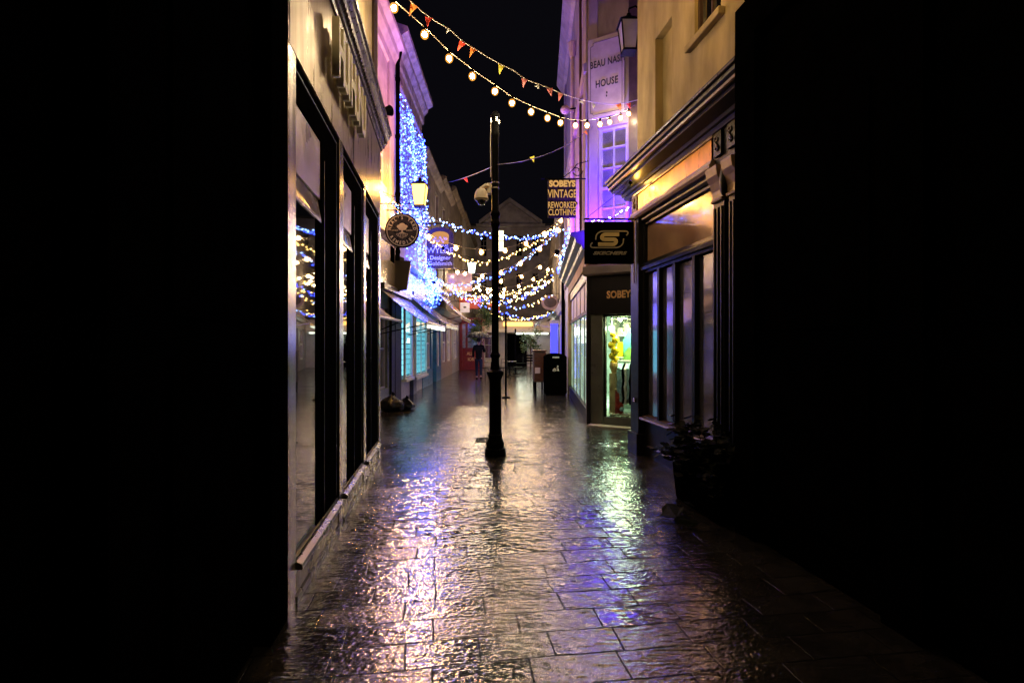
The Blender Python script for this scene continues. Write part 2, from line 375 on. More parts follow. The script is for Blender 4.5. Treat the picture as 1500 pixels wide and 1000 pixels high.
# ------------------------------------------------------------------ the setting
from mathutils import noise as NZ
def relief(x, y):
    a = NZ.noise(Vector((x*4.5, y*23.0, 1.3))); b = NZ.noise(Vector((x*13.0+.6*a, y*58.0, 7.1)))
    c = NZ.cell(Vector((x*55.0, y*75.0, 3.7))); d = NZ.noise(Vector((x*3.1, y*5.0, 9.2))); m = NZ.noise(Vector((x*.9, y*.9, 5.5)))
    k = min(1, max(0, .5 + m*1.9))
    return (1-abs(a)*1.6)*.0030*(.2+k) + b*.0028*(.5+k) + c*.0006*(1.3-k) + d*.003
gx0, gx1, dxx = -2.3, 3.7, .0125
rows = []; y_ = 1.2
while y_ < 13: rows.append(y_); y_ += .0060 + .0019*y_
nx = int((gx1-gx0)/dxx)+1
gv = []; gf = []
for r_, y_ in enumerate(rows):
    ey = min(1, (y_-1.2)/.1, (rows[-1]-y_)/.6)
    for i in range(nx):
        x_ = gx0 + i*dxx; ex = min(1, i/4, (nx-1-i)/4)
        gv.append((x_, y_, .001 + max(-.002, relief(x_, y_)*ex*ey)))
    if r_:
        k = r_*nx
        for i in range(nx-1): gf.append((k-nx+i, k-nx+i+1, k+i+1, k+i))
g = MB(); g.v = gv; g.f = gf
me = bpy.data.meshes.new('paving'); me.from_pydata(gv, [], gf)
me.materials.append(M['pave'])
tag(bpy.data.objects.new('paving', me), kind='structure'); COL.objects.link(bpy.data.objects['paving'])
g = MB(); xs = [-60, gx0, gx0+(nx-1)*dxx, 60]; ys = [-30, rows[0], rows[-1], 120]
for i in range(3):
    for j in range(3):
        if not (i == 1 and j == 1): g.quad((xs[i],ys[j],.001), (xs[i+1],ys[j],.001), (xs[i+1],ys[j+1],.001), (xs[i],ys[j+1],.001))
tag(g.build('ground', 'pave', fix=False), kind='structure')

# ------------------------------------------------------------------ near left shop with brushed gold fascia
shop = thing('shop_building', 'gold clad shopfront with black window reveals and raised cream letters, nearest on the left', 'shop', (L1(4.9, 0, 0)))
bays = [(3.05, 4.29, 3.74, 3.60), (4.45, 5.55, 4.97, 4.74), (5.69, 6.78, 6.08, 5.90)]
Bx('core_wall', 'blackmatt', shop, L1, 2.89, 6.90, -2.0, -.27, 0, 4.15)
Bx('upper_wall', 'ochre', shop, L1, 2.89, 6.90, -2.0, -.03, 4.30, 9.5)
Bx('corner_strip', 'brownpaint', shop, L1, 6.35, 6.62, -.03, .0, 4.43, 9.5)
for i, (a, b) in enumerate(((2.89,3.05),(4.29,4.45),(5.55,5.69),(6.78,6.94))):
    p = Bx('pilaster', 'silver', shop, L1, a, b, -.26, 0.0, 0, 3.26, bevel=0.006)
Bx('fascia', 'gold', shop, L1, 2.89, 6.94, -.26, 0.002, 3.263, 4.168)
for a in (2.91, 4.93): Bx('fascia_seam', 'bronze', shop, L1, a, a+.012, .002, .005, 3.27, 4.16)
co = [(-.26,4.17),(.02,4.17),(.03,4.20),(.05,4.205),(.055,4.235),(.085,4.26),(.09,4.30),(.125,4.33),(.13,4.37),(.15,4.375),(.15,4.41),(.12,4.43),(-.26,4.43)]
cor = MB().profile(L1, 2.88, 6.99, co).build('cornice', 'bronze', shop)
dn = MB().fbox(L1, 2.90, 6.96, .02, .045, 4.236, 4.274)
for k in range(62):
    y = 2.92 + k*.065; dn.fbox(L1, y, y+.032, .03, .085, 4.238, 4.272)
dn.build('dentil_band', 'bronze', cor)
rf = MB().fbox(L1, 2.89, 6.93, -2.0, .05, 9.5, 9.62); rf.build('roof', 'slate', shop)
for (a, b, gu, gl_) in bays:
    fm = MB()
    fm.fbox(L1, gu, b-.002, -.25, -.015, .26, 3.02); fm.fbox(L1, a+.002, b-.002, -.25, -.015, 3.02, 3.26)
    fm.fbox(L1, gl_, gu, -.25, -.020, .26, 2.43); fm.fbox(L1, a+.002, a+.03, -.25, -.03, .26, 3.02)
    w = fm.build('window_frame', 'blacksat', shop, bevel=0.006)
    fz = MB().fbox(L1, gu+.05, gu+.06, -.015, -.008, .3, 2.9).fbox(L1, b-.08, b-.07, -.015, -.008, .3, 3.2)
    fz.fbox(L1, a+.03, b-.08, -.015, -.008, 3.19, 3.20); fz.build('bead', 'black', w, bevel=.002)
    MB().fbox(L1, a+.03, gu, -.2, -.028, 2.60, 3.02).build('upper_panel', 'panel', w)
    MB().profile(L1, a+.03, gu, [(-.2,2.43),(-.018,2.43),(-.018,2.455),(-.045,2.60),(-.2,2.60)]).build('transom_rail', 'transom', w, bevel=.003)
    MB().fbox(L1, a+.03, gl_, -.04, -.026, .27, 2.43).build('pane', 'dglass', w)
    MB().profile(L1, a+.03, b-.03, [(-.245,.255),(-.008,.255),(-.008,.27),(-.03,.275),(-.03,.285),(-.05,.29),(-.05,.305),(-.245,.31)]).build('inner_sill', 'black', w)
    MB().profile(L1, a+.002, b-.03, [(-.06,.20),(.035,.20),(.04,.212),(.035,.235),(-.0,.25),(-.06,.25)]).build('sill', 'dull', shop, bevel=.003)
    MB().fbox(L1, a+.002, b-.002, -.25, -.01, .045, .198).build('riser', 'marble', shop)
    MB().fbox(L1, a+.002, b-.002, -.25, .008, 0, .043).build('kick_strip', 'dull', shop)
# raised letters, read edge-on
words = 'HUIHUNU'
yy = 3.78
for ch in words:
    text(shop, ch, 0.60, L1, yy, 3.735, .045, 'cream_letter', 0.028, 0.012, 0.55, name='sign_letter', align='LEFT')
    yy += .19 if ch != 'I' else .11

# dark neighbour beyond it, towards the photographer
dk = thing('terraced_building', 'black building with the unlit look put into its colour, beside the gold clad shopfront', 'building', L1(0, 0, 0))
Bx('wall', 'darkened', dk, L1, -5.0, 2.885, -2.0, -.12, 0, 9.5)
for (a, b) in ((2.62,2.885),(1.35,1.6),(-.2,.05)):
    Bx('pilaster', 'blackmatt', dk, L1, a, b, -.12, 0, 0, 3.3, bevel=.005)
Bx('fascia', 'blackmatt', dk, L1, -5.0, 2.885, -.12, .0, 3.3, 4.1)
MB().profile(L1, -5.0, 2.875, [(-.12,4.1),(.03,4.1),(.14,4.28),(.14,4.34),(-.12,4.38)]).build('cornice', 'blackmatt', dk)
for (a, b) in ((1.7,2.55),(.15,1.25)):
    d = Bx('shutter', 'blackmatt', dk, L1, a, b, -.12, -.07, .02, 3.2)
    MB().fbox(L1, a+.08, b-.08, -.07, -.055, .3, 1.5).fbox(L1, a+.08, b-.08, -.07, -.055, 1.65, 3.0).build('shutter_panel', 'blackmatt', d)
Bx('roof', 'slate', dk, L1, -5.0, 2.885, -2.0, .05, 9.5, 9.62)

# ------------------------------------------------------------------ near right shop (cream upper wall)
cs = thing('shop_building', 'cream rendered building over black shopfront with moulded cornice, on the right', 'shop', R1(6, 0, 0))
w = MB()
wallgrid(w, R1, 3.9, 7.4, 3.99, 9.5, -.20, -.10, [(6.30,6.79,3.99,5.58),(5.2,5.74,4.93,6.5)])
w.fbox(R1, 3.9, 7.4, -3, -.20, 3.99, 9.5)
w.build('upper_wall', 'cream', cs)
sash(cs, R1, 5.2, 5.74, 4.93, 6.5, -.14, 2, 3, 'brownpaint', 'dglass')
MB().fbox(R1, 5.12, 5.84, -.1, -.03, 4.85, 4.93).build('window_sill', 'cream', cs, bevel=.01)
Bx('core_wall', 'blackmatt', cs, R1, 3.9, 7.38, -3, -.2, 0, 3.99)
Bx('roof', 'slate', cs, R1, 3.9, 7.42, -3, 0, 9.5, 9.6)
cp = [(-.2,3.66),(.0,3.66),(.02,3.70),(.05,3.705),(.06,3.74),(.20,3.77),(.21,3.80),(.23,3.80),(.235,3.84),(.27,3.87),(.275,3.905),(.30,3.91),(.30,3.945),(.26,3.96),(-.1,4.02),(-.2,4.02)]
cc = MB().profile(R1, 4.262, 7.62, cp).build('cornice', 'black', cs, bevel=.002)
MB().fbox(R1, 4.262, 7.60, .236, .262, 3.806, 3.832).build('cornice_fillet', 'capstone', cc)
MB().fbox(R1, 4.262, 7.60, .276, .303, 3.914, 3.93).build('cornice_edge', 'bronze', cc)
fa = Bx('fascia', 'black', cs, R1, 3.9, 7.4, -.2, -.03, 3.29, 3.66)
MB().fbox(R1, 5.22, 7.16, -.03, -.015, 3.42, 3.625).build('sign_panel', 'timber', fa)
MB().fbox(R1, 5.22, 6.14, -.03, -.013, 3.42, 3.625).build('sign_panel', 'timber', fa)
MB().profile(R1, 5.18, 7.30, [(-.03,3.63),(.0,3.635),(.0,3.658),(-.03,3.659)]).build('moulding', 'silver', fa)
MB().profile(R1, 5.18, 7.36, [(-.1,3.30),(.01,3.30),(.03,3.33),(.035,3.36),(.02,3.37),(.015,3.40),(-.03,3.405)]).build('moulding', 'capstone', fa)
MB().profile(R1, 5.18, 7.11, [(-.1,3.22),(-.05,3.22),(-.03,3.25),(-.03,3.27),(.0,3.29),(-.1,3.295)]).build('moulding', 'black', fa)
# scroll blocks
for (a, b, q) in ((7.18,7.36,0),(5.02,5.16,1),(4.78,4.92,1)):
    blk = MB().fbox(R1, a, b, -.03, .0, 3.41, 3.65).build('console_block', 'black', fa, bevel=.005)
    r = MB()
    c = (a+b)/2
    pts = [R1(c + .034*math.cos(t)*(1-.06*i), .008, 3.575 + .034*math.sin(t)*(1-.06*i)) for i, t in enumerate([k*.5 for k in range(14)])]
    r.tube(pts, .008, 6)
    pts = [R1(c - .034*math.cos(t)*(1-.06*i), .008, 3.49 - .034*math.sin(t)*(1-.06*i)) for i, t in enumerate([k*.5 for k in range(14)])]
    r.tube(pts, .008, 6); r.tube([R1(c+.034,.008,3.575), R1(c-.034,.008,3.49)], .008, 6)
    r.build('scroll', 'bronze', blk, smooth=True)
# corner pilaster
pl = MB(); pl.fbox(R1, 7.11, 7.4, -.2, 0, .30, 3.29); pl.build('pilaster', 'black', cs, bevel=.008)
MB().fbox(R1, 7.08, 7.43, -.2, .035, 0, .30).build('plinth', 'black', cs, bevel=.01)
MB().lathe(R1(7.2, .02, .72), [(0.0,0),(.022,.005),(.026,.02),(.018,.035),(.024,.05),(.012,.07),(0,.075)], 12).build('door_stop_knob', 'steel', cs, smooth=True)
# paired pilasters by the door
for (a, b) in ((4.98,5.18),(4.72,4.90)):
    p = MB().fbox(R1, a, b, -.2, -.012, 0, 2.96)
    for k in range(3):
        t = a + .035 + k*(b-a-.07)/2; p.fbox(R1, t-.011, t+.011, -.012, .004, .35, 2.9)
    p.build('pilaster', 'black', cs, bevel=.003)
    prof = [(-.1,2.955),(.015,2.955),(.02,2.98),(.0,2.99),(.005,3.06),(.03,3.14),(.06,3.20),(.07,3.27),(.07,3.295),(-.1,3.295)]
    MB().profile(R1, a+.0, b-.0, prof).build('console', 'capstone', cs, bevel=.004)
    q = [R1((a+b)/2 - .0 , 0.0, 0)]
MB().ball(R1(4.94, .02, 3.12), .05, 12, 8, (.7, 1, 2.9)).build('console_scroll', 'black', cs, smooth=True)
MB().ball(R1(4.68, .02, 3.15), .05, 12, 8, (.7, 1, 2.9)).build('console_scroll', 'black', cs, smooth=True)
# upper light
fr_up = MB()
fr_up.fbox(R1, 7.06, 7.11, -.13, -.06, .55, 3.22); fr_up.fbox(R1, 5.18, 5.25, -.13, -.06, .55, 3.22)
fr_up.fbox(R1, 5.25, 7.06, -.13, -.07, 3.18, 3.22)
wf = fr_up.build('window_frame', 'black', cs, bevel=.003)
MB().fbox(R1, 5.25, 7.06, -.12, -.11, 2.68, 3.18).build('pane', 'upglass', wf)
MB().profile(R1, 5.18, 7.11, [(-.13,2.52),(-.07,2.52),(-.065,2.55),(-.03,2.56),(-.025,2.60),(-.045,2.62),(-.05,2.66),(-.13,2.68)]).build('transom_rail', 'black', wf)
edges = [5.25, 5.68, 6.15, 6.60, 7.06]
for i in range(4):
    a, b = edges[i], edges[i+1]
    MB().fbox(R1, a+.03, b-.03, -.12, -.11, .58, 2.50).build('pane', 'dglass2', wf)
    if i: MB().fbox(R1, a-.032, a+.032, -.13, -.055, .56, 2.52).build('mullion', 'black', wf, bevel=.004)
MB().profile(R1, 5.18, 7.10, [(-.15,.50),(-.01,.50),(.0,.52),(-.01,.535),(-.045,.54),(-.05,.555),(-.12,.575),(-.15,.575)]).build('sill', 'brownpaint', cs)
MB().fbox(R1, 5.18, 7.10, -.2, -.085, 0, .50).build('riser', 'black', cs)
MB().profile(R1, 5.18, 6.98, [(-.085,.14),(-.06,.142),(-.055,.152),(-.085,.165)]).build('riser_moulding', 'silver', cs)
dr = MB().fbox(R1, 4.27, 4.70, -.2, -.15, .0, 3.25).build('door', 'blackmatt', cs)
MB().fbox(R1, 4.33, 4.64, -.15, -.13, .2, 1.0).fbox(R1, 4.33, 4.64, -.15, -.13, 1.2, 3.0).build('door_panel', 'black', dr)

t = thing('service_cable', 'thin dark cable clipped along the cream rendered wall above the cornice', 'cable', R1(7.3, 0, 4.2))
mb = MB().tube([R1(7.38,-.09,4.25), R1(6.85,-.09,4.22), R1(6.2,-.09,4.25), R1(5.4,-.09,4.21), R1(4.4,-.09,4.24)], .006, 6)
mb.build('cable', 'blackmatt', t)
# dark projecting neighbour on the right
dr2 = thing('terraced_building', 'black building with the unlit look put into its colour, projecting beside the cream rendered one', 'building', R1(0, .3, 0))
Bx('wall', 'darkened', dr2, R1, -5, 4.26, -3, .22, 0, 9.8)
Bx('cornice', 'darkened', dr2, R1, -5, 4.258, .22, .3, 4.0, 4.3)
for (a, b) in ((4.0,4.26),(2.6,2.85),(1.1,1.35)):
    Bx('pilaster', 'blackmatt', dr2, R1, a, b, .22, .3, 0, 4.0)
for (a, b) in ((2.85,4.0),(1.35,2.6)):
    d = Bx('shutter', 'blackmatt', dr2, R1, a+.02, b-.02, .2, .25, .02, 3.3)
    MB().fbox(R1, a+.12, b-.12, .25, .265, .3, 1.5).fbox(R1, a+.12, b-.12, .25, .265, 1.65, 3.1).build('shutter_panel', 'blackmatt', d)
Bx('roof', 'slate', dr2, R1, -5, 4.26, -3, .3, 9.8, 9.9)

# ------------------------------------------------------------------ corner house with the painted panel
bn = thing('corner_building', 'pale stone corner house with painted name panel lit violet from below', 'building', (1.46, 9.8, 0))
def poly(mb, pts, z0, z1): return mb.prism([(x, y, z0) for x, y in pts], [(x, y, z1) for x, y in pts])
# body (set behind the faces), then the two facades
sx, sy = 1.46, 9.8
e = S1(1.6, 0, 0)
inn = [S1(.12, -.3, 0), S1(1.6, -.3, 0), Vector((6, 9, 0)), Vector((6, 18.2, 0)), R2(18.2, -.3, 0), R2(10.2, -.3, 0)]
body = MB(); poly(body, [(p.x, p.y) for p in inn], 3.05, 11); body.build('core_wall', 'mauve', bn)
w = MB(); wallgrid(w, S1, -.0, 1.6, 3.02, 11, -.3, 0, [(.20,.76,3.35,5.62)]); w.build('end_wall', 'mauve', bn)
w = MB(); wallgrid(w, R2, 9.8, 18.2, 3.4, 11, -.3, 0, [(11.2,12.0,4.3,6.2),(14.2,15.2,4.3,6.2),(11.2,12.0,7.4,9.0),(14.2,15.2,7.4,9.0)]); w.build('street_wall', 'mauve', bn)
for (a, b, c, d) in [(11.2,12.0,4.3,6.2),(14.2,15.2,4.3,6.2),(11.2,12.0,7.4,9.0),(14.2,15.2,7.4,9.0)]:
    sash(bn, R2, a, b, c, d, -.08, 2, 4)
sash(bn, S1, .20, .76, 3.35, 5.62, -.06, 2, 6, 'greypaint', 'dglass2', .05, .03)
MB().fbox(S1, .14, .82, 0, .06, 3.27, 3.35).build('window_sill', 'mauve', bn, bevel=.01)
MB().fbox(S1, .80, 1.0, 0, .05, 3.05, 11).build('shaded_return_strip', 'brownpaint', bn)  # dark brown puts the wall return's shade into the colour
MB().fbox(S1, .02, .20, 0, .035, 3.05, 9.2).build('corner_pilaster', 'mauve', bn, bevel=.01)
for a_, b_ in ((9.84,10.3),(17.5,18.2)): MB().fbox(R2, a_, b_, 0, .05, 3.45, 10.4).build('corner_pilaster', 'mauve', bn, bevel=.01)
MB().profile(R2, 9.8, 18.2, [(0,6.75),(.08,6.75),(.1,6.9),(0,6.95)]).build('string_course', 'mauve', bn)
MB().profile(R2, 9.7, 18.3, [(0,10.4),(.1,10.45),(.3,10.75),(.3,10.85),(0,11.0)]).build('cornice', 'mauve', bn)
MB().fbox(R2, 9.8, 18.2, -4, 0, 11.0, 11.1).build('roof', 'slate', bn)
pn = MB()
loop = [(.03,5.80),(.68,5.80),(.72,5.86),(.72,7.24),(.66,7.30),(.03,7.30),(.02,7.24),(.02,5.90)]
pn.prism([S1(s, .036, z) for s, z in loop], [S1(s, .062, z) for s, z in loop]); pan = pn.build('name_panel', 'pink', bn)
bl = MB()
li = [(.07,5.90),(.11,5.90),(.12,5.86),(.68,5.86),(.68,7.22),(.12,7.22),(.12,7.17),(.07,7.15)]
for i in range(len(li)):
    a, b = li[i], li[(i+1) % len(li)]; bl.tube([S1(a[0], .064, a[1]), S1(b[0], .064, b[1])], .005, 5)
bl.build('panel_border', 'darkletter', pan)
text(pan, 'BEAU NASH', .185, S1, .395, 6.80, .062, 'darkletter', .003, .003, .66, name='lettering', spacing=1.05)
text(pan, 'HOUSE', .19, S1, .385, 6.42, .062, 'darkletter', .003, .003, .70, name='lettering', spacing=1.05)
MB().ball(S1(.39, .066, 6.23), .014, 8, 6, (1,.4,1.6)).ball(S1(.385, .066, 6.17), .012, 8, 6, (1,.4,1.8)).build('ornament', 'darkletter', pan)
# ground floor shop of the corner house
M['frosted'] = frosted('frosted_lit_glass')
sf = MB()
sf.fbox(S1, -.02, .05, -.35, .03, 0, 3.0)
sf.fbox(S1, .05, 1.4, -.12, .02, 2.10, 2.83)
shopf = sf.build('shopfront', 'black', bn, bevel=.004)
text(shopf, 'SOBEYS', .185, S1, .375, 2.455, .022, 'gilt', .005, .006, .82, align='LEFT', spacing=1.02)
MB().profile(S1, -.06, 1.4, [(-.1,2.83),(.10,2.83),(.14,2.86),(.14,3.0),(-.1,3.04)]).build('canopy_strip', 'beam', bn, bevel=.004)
MB().fbox(S1, .05, .29, -.16, -.0, 0.0, 2.10).build('side_panel', 'frost', bn, bevel=.004)
MB().fbox(S1, .29, 1.4, -.2, -.02, 0.0, .17).build('display_sill', 'frost', bn, bevel=.004)
MB().fbox(S1, .05, 1.4, .0, .22, 0.0, .03).build('doorstep', 'stone2', bn, bevel=.006)
df = MB(); df.fbox(S1, .29, .32, -.14, -.04, .17, 2.1); df.fbox(S1, .32, 1.4, -.14, -.04, 2.06, 2.1); df.build('display_frame', 'black', bn)
MB().fbox(S1, .32, 1.4, -.10, -.09, .17, 2.06).build('pane', 'glass', bn)
# west shopfront
wf = MB()
wf.fbox(R2, 9.82, 9.95, -.14, .03, 0, 3.0); MB().fbox(R2, 15.5, 15.9, -.14, .05, 0, 3.05).build('jamb', 'cream', bn, bevel=.01)
wf.fbox(R2, 9.95, 15.5, -.14, .0, 2.82, 3.05)
for k in range(1, 5):
    y = 9.95 + k*5.55/5
    wf.fbox(R2, y-.03, y+.03, -.12, -.03, .28, 2.82)
wf.fbox(R2, 9.95, 15.5, -.13, .0, 2.14, 2.22)
wfo = wf.build('shop_window_frame', 'brownpaint', bn, bevel=.003)
for k in range(5):
    y0 = 9.95 + k*1.11; y1 = y0 + 1.11
    MB().fbox(R2, y0+.03, y1-.03, -.055, -.045, .28, 2.14).build('pane', 'frosted', wfo)
    MB().fbox(R2, y0+.03, y1-.03, -.055, -.045, 2.22, 2.82).build('transom_pane', 'lav', wfo)
    if k: MB().fbox(R2, y0-.55, y0-.53, -.1, -.07, 2.22, 2.82).build('glazing_bar', 'black', wfo)
MB().fbox(R2, 9.95, 15.5, -.2, .03, 0, .28).build('riser', 'black', bn, bevel=.005)
MB().fbox(R2, 9.9, 15.9, -.1, .035, 3.05, 3.30).build('fascia', 'cream', bn)
MB().profile(R2, 9.72, 16.0, [(-.1,3.30),(.05,3.30),(.12,3.36),(.14,3.42),(.24,3.48),(.26,3.56),(.34,3.60),(.34,3.66),(-.1,3.72)]).build('shop_cornice', 'black', bn)
MB().fbox(R2, 15.9, 18.2, -.3, 0, 0, 3.4).build('lower_wall', 'lav', bn)
# shop interior: back walls, floor, ceiling
it = MB()
it.fbox(S1, .05, 1.6, -1.9, -1.8, .1, 2.8)
it.quad(R2(10.1,-.15,.12), R2(15.5,-.15,.12), (5,15.5,.12), (5,9.5,.12))
it.box(4.2, 4.3, 8.6, 15.6, 0, 3)
it.build('interior', 'shopin', bn, fix=False)
MB().box(2.2, 4.3, 14.9, 15.0, 0, 2.9).build('interior_wall', 'shopin', bn)

# ------------------------------------------------------------------ window display
def leafshape(mb, c, s, tilt, a):
    lp = [(0,-.5),(.28,-.25),(.42,.05),(.3,.15),(.25,.38),(0,.55),(-.25,.4),(-.3,.12),(-.44,.0),(-.26,-.28)]
    u = Vector((math.cos(a), math.sin(a), tilt)).normalized(); v = Vector((-math.sin(a), math.cos(a), tilt*.4)).normalized(); n_ = u.cross(v)
    P = [c + u*x*s + v*y*s + n_*(.08*s*(x*x+y*y)*4) for x, y in lp]
    mb.prism(P, [p + n_*.002 for p in P])
def along(s, n, z): return S1(s, n, z)
t = thing('ceiling_light', 'bright round spotlight inside the vintage shop window', 'light', along(.36, -.3, 1.98))
MB().ball(along(.36, -.3, 1.84), .055, 14, 10).build('bulb', emat('spot_glow', (1, 1, .7), 14), t, smooth=True)
MB().tube([along(.36,-.3,2.09), along(.36,-.3,1.89)], .02, 8).build('stem', 'steel', t)
t = thing('mannequin', 'yellow balloon figure standing at the left of the shop window', 'mannequin', along(.40, -.35, .2))
mb = MB()
for (s, z, r) in ((.38,1.72,.06),(.43,1.62,.075),(.36,1.52,.08),(.42,1.42,.085),(.37,1.31,.075),(.44,1.25,.06),(.39,1.18,.07)):
    mb.ball(along(s, -.33, z), r, 12, 8)
mb.build('balloon_body', 'yellow', t, smooth=True)
MB().lathe(along(.41,-.33,.95), [(.03,0),(.06,.05),(.10,.15),(.09,.22),(.03,.24)], 14).build('skirt', 'gilt', t, smooth=True)
t = thing('display_plinth', 'tan printed plinth under the yellow balloon figure', 'plinth', along(.38, -.33, .17))
MB().fbox(S1, .33, .46, -.42, -.25, .17, .98).build('column', 'tancard', t, bevel=.01)
t = thing('picture_board', 'turquoise and green painted board hanging at the back of the shop window', 'picture', along(.72, -.6, 1.7))
pb = MB(); lp = [(.52,1.22),(1.0,1.22),(1.02,1.75),(.88,1.86),(.62,1.84),(.5,1.6)]
pb.prism([S1(s,-.62,z) for s,z in lp], [S1(s,-.59,z) for s,z in lp]).build('board', 'teal', t)
lp = [(.50,1.21),(1.0,1.21),(1.0,1.42),(.86,1.5),(.76,1.38),(.62,1.48),(.52,1.36)]
MB().prism([S1(s,-.588,z) for s,z in lp], [S1(s,-.58,z) for s,z in lp]).build('painted_hill', 'green', t)
t = thing('shelf_unit', 'shelves of folded coloured clothes at the back of the shop', 'shelves', along(.7, -1.1, .1))
sh = MB()
for z in (.35,.8,1.25,1.7): sh.fbox(S1, .2, 1.5, -1.3, -1.0, z, z+.03)
sh.fbox(S1, .17, .2, -1.3, -1.0, .1, 2.2).fbox(S1, 1.5, 1.53, -1.3, -1.0, .1, 2.2); sh.build('shelf', 'white', t)
rn = random.Random(11)
for z in (.38,.83,1.28,1.73):
    s_ = .25
    while s_ < 1.4:
        w_ = rn.uniform(.08,.15); MB().fbox(S1, s_, s_+w_, -1.25, -1.02, z, z+rn.uniform(.1,.3)).build('folded_clothes', rn.choice(['denim','flagred','gilt','teal','fluff','flagpink','yellow','jeans']), t, bevel=.01); s_ += w_+.02
t = thing('garland', 'white paper garland looping across the top of the shop window', 'garland', along(.6, -.2, 1.95))
mb = MB()
for k in range(60):
    s_ = .34 + .6*rn.random(); z_ = 2.02 - .28*rn.random()**2; p_ = along(s_, -.2+rn.uniform(-.05,.05), z_)
    leafshape(mb, p_, rn.uniform(.03,.06), rn.uniform(-1,1), rn.uniform(0,6))
mb.build('paper_leaves', 'fluff', t)
t = thing('scarf', 'red scarf draped at the right end of the clothes rail', 'scarf', along(.80, -.28, 1.2))
MB().tube([along(.80,-.28,1.28), along(.82,-.26,1.2), along(.84,-.27,1.05), along(.85,-.27,.85)], [.035,.045,.035,.03], 8).build('cloth', 'flagred', t, smooth=True)
t = thing('clothes_rail', 'white rail of hanging clothes in the shop window', 'clothes rail', along(.75, -.30, .17))
MB().tube([along(.47,-.30,1.22), along(1.2,-.30,1.22)], .012, 8).tube([along(.49,-.30,1.22), along(.49,-.30,.18)], .012, 8).build('rail', 'white', t)
for k, (s, m_, zb) in enumerate(((.555,'denim',.62),(.60,'denim',.45),(.65,'blackmatt',.42),(.695,'white',.40),(.74,'denim',.5),(.79,'blackmatt',.4),(.84,'fluff',.5))):
    g_ = thing('hanging_garment', ['pale denim jacket hanging first on the rail','long pale denim garment hanging second on the rail','black garment hanging on the rail between denim and white ones','white garment hanging next to the black one on the rail','denim garment hanging right of the white one on the rail','black garment near the right end of the rail','cream fleece at the right end of the rail'][k], 'garment', along(s,-.30,1.2), 'clothes on the rail')
    mb = MB()
    n_ = 8; a_ = []; b_ = []
    for i in range(n_):
        z = 1.17 - (1.17-zb)*i/(n_-1); wv = .012*math.sin(i*2+k)
        wd = .05 if i == 0 else .14
        a_.append((s-.022+wv, z, wd))
    for i in range(n_-1):
        (s0, z0, w0), (s1_, z1, w1) = a_[i], a_[i+1]
        mb.hexa([S1(s1_-.02,-.30-w1,z1),S1(s1_+.025,-.30-w1,z1),S1(s1_+.025,-.30+w1,z1),S1(s1_-.02,-.30+w1,z1),S1(s0-.02,-.30-w0,z0),S1(s0+.025,-.30-w0,z0),S1(s0+.025,-.30+w0,z0),S1(s0-.02,-.30+w0,z0)])
    mb.build('cloth', m_, g_)
t = thing('oil_drum', 'red printed tin drum on the shop window floor', 'tin', along(.53, -.25, .17))
MB().lathe(along(.53,-.25,.2), [(.075,0),(.08,.01),(.08,.2),(.083,.21),(.08,.22),(.08,.42),(.083,.43),(.078,.45)], 18).build('drum', 'reddrum', t, smooth=True)
MB().lathe(along(.53,-.25,.65), [(.083,0),(.083,.03),(.07,.045)], 18).build('lid', 'tancard', t)
t = thing('toy_globe', 'small blue ball beside the red tin', 'ball', along(.60, -.19, .3))
MB().ball(along(.60,-.19,.31), .045, 14, 10).build('ball', 'denim', t, smooth=True)
t = thing('fleece_rug', 'white fleece rug spread along the bottom of the shop window', 'rug', along(.7, -.25, .17))
mb = MB()
for k in range(26): mb.ball(along(.36+.027*k+random.uniform(-.02,.02), -.22+random.uniform(-.06,.08), .20+random.uniform(-.01,.02)), random.uniform(.035,.06), 8, 6, (1,1,.6))
mb.build('fleece', 'fluff', t, smooth=True)
t = thing('window_decal', 'dark hand painted writing across the top of the shop window', 'lettering', along(.75,-.088,1.95))
text(t, 'VINE', .12, S1, .72, 1.98, -.088, 'darkletter', .002, .002, .7)
text(t, 'Re', .11, S1, .80, 1.87, -.088, 'darkletter', .002, .0, .7)

# ------------------------------------------------------------------ projecting signs
def hsign(Y): return front(Y)
def bracket(parent, pts, r=.012, name='bracket', m='iron'):
    return MB().tube(pts, r, 8).build(name, m, parent, smooth=True)
Y = 7.22; F = front(Y)
c = at(892, 356, Y)
t = thing('hanging_sign', 'square black hanging sign with gold S emblem beside the cream building corner', 'sign', c, 'shop signs hanging over the street')
hw, hh = .345, .295
MB().box(c.x-hw, c.x+hw, Y-.03, Y+.03, c.z-hh, c.z+hh).build('board', 'blackmatt', t, bevel=.006)
bar = MB().tube([at(855,321,Y), at(946,321,Y)], .013, 8)
bar.tube([at(864,321,Y), at(864,327,Y)], .006, 6).tube([at(920,321,Y), at(920,327,Y)], .006, 6).build('bracket', 'iron', t)
MB().tube([at(857,321,Y), at(932,262,Y)], .004, 6).build('stay_wire', 'iron', t)
MB().tube([at(929,320,Y), at(929,415,Y)], .010, 8).build('cable_conduit', 'capstone', t)
text(t, 'SKECHERS', .062, F, c.x-.002, c.z-.15, .031, 'greyletter', .003, .003, 1.58, shear=.35, spacing=1.02)
